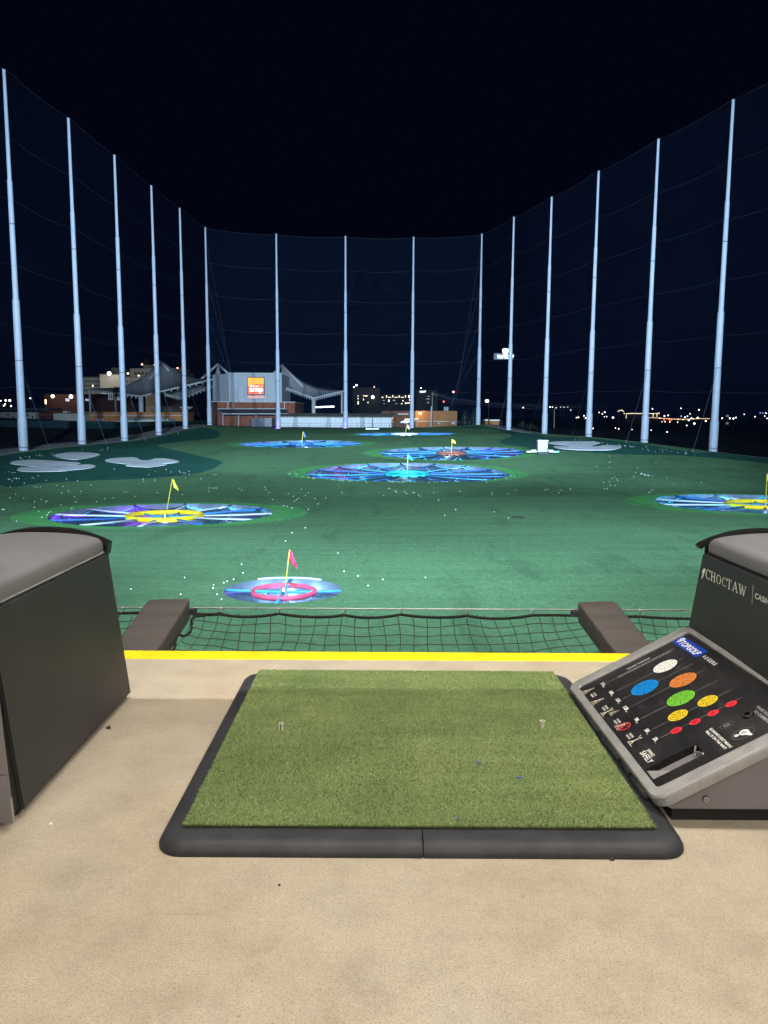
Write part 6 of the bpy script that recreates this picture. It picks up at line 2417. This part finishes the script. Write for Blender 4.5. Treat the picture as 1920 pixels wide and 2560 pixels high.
for x, y, px, mt in ((67, 117, 2.5, 0), (97, 130, 2.6, 0), (121, 115, 3.4, 0), (117, 157, 2, 0), (138, 157, 2.4, 0), (198, 166, 5.5, 0), (243, 157, 2, 0), (282, 157, 2, 0), (295, 158, 1.8, 0), (380, 163, 7, 0), (413, 172, 2, 0), (305, 127, 2, 1),
                     (10, 268, 3.2, 0), (222, 264, 2.4, 0), (251, 272, 2.8, 0), (183, 301, 2, 0), (378, 278, 2, 0), (558, 284, 2.4, 0), (708, 301, 3, 0), (569, 83, 3.2, 0), (838, 78, 3, 0), (1008, 93, 3.2, 0),
                     (595, 173, 3, 1), (617, 172, 3, 1), (640, 171, 3.4, 0), (683, 151, 3.6, 0), (718, 145, 3.4, 0), (660, 205, 2.2, 1), (690, 205, 2.6, 0), (733, 205, 3, 1), (807, 210, 2.4, 0), (812, 181, 3.4, 1), (840, 152, 3.4, 3),
                     (876, 162, 3, 0), (900, 152, 5, 3), (912, 190, 4.4, 0), (938, 172, 4, 0), (966, 222, 5, 0), (893, 240, 3, 0), (996, 168, 5, 0), (1072, 198, 4.2, 0), (1227, 172, 3.4, 0), (1300, 173, 4.4, 0), (1333, 174, 4.4, 0), (1357, 165, 3, 0),
                     (1275, 150, 4.6, 0), (1274, 190, 3, 0), (1272, 218, 4.4, 0), (1435, 135, 2.4, 0), (1538, 157, 2.8, 0), (1585, 121, 3, 3), (1610, 122, 3, 3), (1640, 124, 3, 0), (1650, 173, 2.4, 0), (1628, 152, 2.4, 0), (680, 186, 4, 2),
                     (730, 183, 5, 2), (748, 186, 4, 2), (541, 178, 5, 2), (925, 130, 2.6, 1), (860, 186, 2.4, 1), (780, 180, 2.4, 1), (955, 178, 3, 1)):
    X, Y = z4(x, y)
    town_lamp(X, Y, 900 if Y < 1062 else 430, px, ('lamp_white', 'lamp_warm', 'lamp_red', 'lamp_blue')[mt])
for x, y, px in ((1308, 1019, 3), (1375, 1017.5, 3.4), (1381, 1018, 3), (1390, 1019.6, 2), (1402, 1017.6, 1.6), (1410, 1018, 1.6), (1419, 1017, 1.8), (1427, 1025, 2), (1441, 1044, 2.6), (1446, 1043.5, 3.4), (1460, 1039.5, 3), (1464.5, 1045, 4), (1440, 1072.5, 2.4), (1456.5, 1076.6, 2.8),
                 (1483, 1071, 2.6), (14, 1001, 5.5), (24.5, 1001, 7), (12.6, 1010.4, 4), (9.4, 1014, 4), (27.5, 1015.2, 4.4), (2, 1002, 3)):
    town_lamp(x, y, 900 if x > 100 and y < 1062 else (430 if x > 100 else 560), px, 'lamp_white')
# shopping front outlined in lights, with a lit road in front
D = 860
root = thing('outlined_building', 'far building outlined in white lights behind the right net poles', 'building', (at(1606, 1048, D).x, D, -14))
m = MB()
a, b = z4(318, 130), z4(632, 175)
block(m, a[0], b[0], a[1], b[1], D, 30, MAT['far_wall'], 6)
m.build('wall', MAT['far_wall'], root)
m = MB()
for seg in (((322, 172), (322, 128), (410, 126), (440, 128), (528, 124), (560, 128), (618, 127), (632, 118), (632, 134)), ((576, 130), (576, 160)), ((612, 130), (612, 160))):
    m.tube([at(*z4(*p), D - .6) for p in seg], .32, 5, MAT['win_lit'])
m.build('light_outline', MAT['win_lit'], root, True)
m = MB()
m.tube([at(*z4(*p), 840) for p in ((245, 112), (252, 100), (268, 100), (278, 92), (300, 110))], .35, 5, MAT['win_lit'])
tag(m.build('light_string', MAT['win_lit'], None, True), 'small looping string of lights left of the outlined building', 'light string')
m = MB()
pts = [at(*z4(*p), 830) for p in ((530, 164), (600, 166), (640, 172), (800, 178), (900, 181), (1010, 172), (1110, 176))]
pts2 = [p + Vector((0, 0, -.3 * (i % 2))) for i, p in enumerate(pts)]
m.tube(pts2, .34, 5, emit('lit_road', (1, .66, .36), 1.1))
tag(m.build('lit_roadside', m.mats[0], None, True), 'long thin orange streak of lit road in the far town', 'lit road')
D = 850
root = thing('lit_tower', 'small far tower with lit top right of the rightmost net pole', 'building', (at(*z4(1275, 200), D).x, D, -14))
m = MB()
a, b = z4(1262, 140), z4(1288, 235)
block(m, a[0], b[0], a[1], b[1], D, 6, MAT['far_wall'], 6)
m.build('wall', MAT['far_wall'], root)
panes(root, [z4(1263, 0)[0:1] + z4(1287, 0)[0:1] + (z4(0, 142)[1], z4(0, 158)[1]), z4(1264, 0)[0:1] + z4(1286, 0)[0:1] + (z4(0, 210)[1], z4(0, 228)[1])], D, MAT['win_dim'])


# --- cars on the road below
def car(x, y, D, facing, lab, lights):
    p = at(x, y, D)
    root = thing('car', lab, 'car', (p.x, D, p.z - .7), 'cars on the road beyond the right net')
    m = MB()
    w = .9
    zb = p.z - .75
    L_ = 4.3
    pr = [(0, .35), (0, .85), (.5, .95), (1.1, 1.42), (2.6, 1.42), (3.4, .95), (4.2, .85), (4.3, .35)]
    vs = [(p.x - w, D + yy, zb + zz) for yy, zz in pr] + [(p.x + w, D + yy, zb + zz) for yy, zz in pr]
    n = len(pr)
    m.add(vs, [tuple(range(n)), tuple(reversed(range(n, 2 * n)))] + [(i, n + i, n + (i + 1) % n, (i + 1) % n) for i in range(n)], MAT['car_paint'])
    m.build('body', MAT['car_paint'], root)
    for sx in (-1, 1):
        for yy in (.8, 3.4):
            m = MB()
            m.tube([(p.x + sx * (w - .2), D + yy, zb + .33), (p.x + sx * (w + .02), D + yy, zb + .33)], .33, 12, MAT['ink_black'])
            m.build('wheel', MAT['ink_black'], root)
        m = MB()
        m.sphere((p.x + sx * .68, D - .02, zb + .72), lights[1], 8, 6, MAT[lights[0]])
        m.build('taillight' if facing else 'headlight', MAT[lights[0]], root, True)


car(1485.5, 1090.5, 330, True, 'dark car with red tail lights just right of a net pole foot', ('lamp_red', .34))
car(1568.5, 1099.5, 300, False, 'dark car with white headlights between two right net poles', ('lamp_white', .26))
car(1639, 1103.5, 280, True, 'dark car with bright red tail lights right of the outlined building pole', ('lamp_red', .5))
car(1867, 1106.5, 300, False, 'dark car with yellowish headlights right of the rightmost net pole', ('lamp_warm', .3))
car(1904, 1107.5, 290, True, 'dark car with red tail lights at the right photo edge', ('lamp_red', .42))
D = 320
p = at(1682.5, 1092, D)
m = MB()
m.box((p.x - .45, D, p.z - .55), (p.x + .45, D + .15, p.z + .55), emit('blue_board', (.12, .22, .7), .5))
m.tube([(p.x, D + .1, p.z - .5), (p.x, D + .1, p.z - 4)], .08, 6, MAT['dark_metal'])
tag(m.build('road_sign', m.mats[0]), 'small blue road sign in the dark right of the tail lights', 'road sign')

# a few dark shrubs outside the net at the right


def shrub(x, y, D, h, w, lab):
    p = at(x, y, D)
    m = MB()
    for k in range(420):
        a = random.uniform(0, 6.283)
        r = abs(random.gauss(0, .45)) * w
        z = random.uniform(0, 1) ** .8 * h * (1 - .55 * min(1, r / w))
        c = Vector((p.x + r * math.cos(a), p.y + r * math.sin(a), p.z + z))
        d = Vector((random.gauss(0, 1), random.gauss(0, 1), random.gauss(.6, 1))).normalized() * random.uniform(.15, .4)
        e = Vector((random.gauss(0, 1), random.gauss(0, 1), random.gauss(0, 1))).normalized() * .1
        m.add([c - e, c + e, c + d], [(0, 1, 2)], MAT['bush'])
    m.tube([(p.x, p.y, p.z - 2.5), (p.x, p.y, p.z + h * .6)], [.12, .05], 5, MAT['wood_pole'])
    tag(m.build('shrub', MAT['bush']), lab, 'shrub', 'dark shrubs beyond the right back corner')


shrub(1162, 1063, 224, 4.2, 1.6, 'dark shrub left of the right back corner net pole')
shrub(1183, 1062, 232, 5.0, 1.4, 'dark shrub touching the right back corner net pole')
shrub(1306, 1079, 205, 3.0, 2.2, 'low dark shrub left of the pole behind the padded board')
shrub(1325, 1081, 200, 2.6, 2.4, 'low dark shrub right beside the slanting stay')

# ------------------------------------------------------------------ light
w = bpy.data.worlds.new('World')
SC.world = w
w.use_nodes = True
nt = w.node_tree
bg = nt.nodes['Background']
sky = nt.nodes.new('ShaderNodeTexSky')
sky.sky_type = 'NISHITA'
sky.sun_disc = False
sky.sun_elevation = R(-11)
sky.sun_rotation = R(200)
mx = nt.nodes.new('ShaderNodeMix')
mx.data_type = 'RGBA'
mx.blend_type = 'ADD'
mx.inputs[0].default_value = 1
mx.inputs[7].default_value = (0.016, 0.024, 0.105, 1)
nt.links.new(sky.outputs['Color'], mx.inputs[6])
nt.links.new(mx.outputs[2], bg.inputs['Color'])
bg.inputs['Strength'].default_value = 0.05


def spot(name, loc, aim, size, blend, watts, col, r=0.4):
    l = bpy.data.lights.new(name, 'SPOT')
    l.color = col
    l.energy = watts
    l.spot_size = R(size)
    l.spot_blend = blend
    l.shadow_soft_size = r
    o = bpy.data.objects.new(name, l)
    o.location = loc
    o.rotation_euler = (Vector(aim) - Vector(loc)).to_track_quat('-Z', 'Y').to_euler()
    COL.objects.link(o)
    return o


def area(name, loc, aim, sx, sy, watts, col):
    l = bpy.data.lights.new(name, 'AREA')
    l.shape = 'RECTANGLE'
    l.size, l.size_y = sx, sy
    l.color = col
    l.energy = watts
    o = bpy.data.objects.new(name, l)
    o.location = loc
    o.rotation_euler = (Vector(aim) - Vector(loc)).to_track_quat('-Z', 'Y').to_euler()
    COL.objects.link(o)
    return o


FLOOD = (0.54, 0.77, 1.0)
# floodlights on the roof edge of the building, throwing up the field
for x in (-22, 0, 22):
    spot('flood_light', (x, 6.0, 13.0), (x * 1.1, 190, 36), 55, 0.85, 1.2e6, FLOOD, 0.5)
    spot('flood_light', (x, 6.0, 12.5), (x * 0.9, 58, -4), 74, 0.9, 9.0e4, FLOOD, 0.5)
area('flood_strip', (0, 5.45, 10.0), (0, 12.5, 0), 44, 0.08, 3.3e3, (1.0, 0.98, 0.92))
for x in (-12, 0, 12):
    spot('flood_light', (x, 6.0, 12.0), (x * 0.9, 30, -4), 84, 0.9, 2.2e4, FLOOD, 0.5)
for p, k in ((POLES[6], 150), (POLES[7], 110), (POLES[8], 30)):
    lamp_point((p[0] - 0.5, p[1] - 1.6, p[2] + 0.3), (0.45, 0.12, 1.0), k, 0.15, 'pole_foot_light')
# bay ceiling lamps
WARM = (1.0, 0.925, 0.825)
for x, y, k in ((-0.9, 2.9, 84), (1.85, 2.9, 114), (-1.7, -0.4, 58), (2.0, -0.4, 62)):
    area('bay_lamp', (x, y, 3.75), (x, y + 0.1, 0), 1.3, 0.4, k, WARM)

area('bay_lamp', (0.2, -3.4, 3.3), (0.2, 2.5, 0.2), 4.0, 0.5, 150, WARM)

# ------------------------------------------------------------------ camera and render settings
cam = bpy.data.cameras.new('camera')
co = bpy.data.objects.new('camera', cam)
COL.objects.link(co)
cam.sensor_fit = 'VERTICAL'
cam.sensor_height = 36
cam.sensor_width = 27
cam.lens = F / 2560 * 36
cam.clip_start = 0.05
cam.clip_end = 12000
fwd = Vector((0, math.cos(PITCH), -math.sin(PITCH)))
upv = Vector((0, math.sin(PITCH), math.cos(PITCH)))
rt = Vector((1, 0, 0))
# image axes after the small roll
rx = rt * math.cos(ROLL) + upv * math.sin(ROLL)
ry = -rt * math.sin(ROLL) + upv * math.cos(ROLL)
mw = Matrix((rx, ry, -fwd)).transposed().to_4x4()
mw.translation = Vector((0, 0, EYE))
co.matrix_world = mw
SC.camera = co
SC.view_settings.view_transform = 'Standard'
SC.view_settings.look = 'None'
SC.view_settings.exposure = 0
SC.view_settings.gamma = 1
SC.cycles.use_denoising = True
SC.cycles.max_bounces = 6
SC.cycles.transparent_max_bounces = 24
SC.cycles.sample_clamp_indirect = 4
SC.render.film_transparent = False
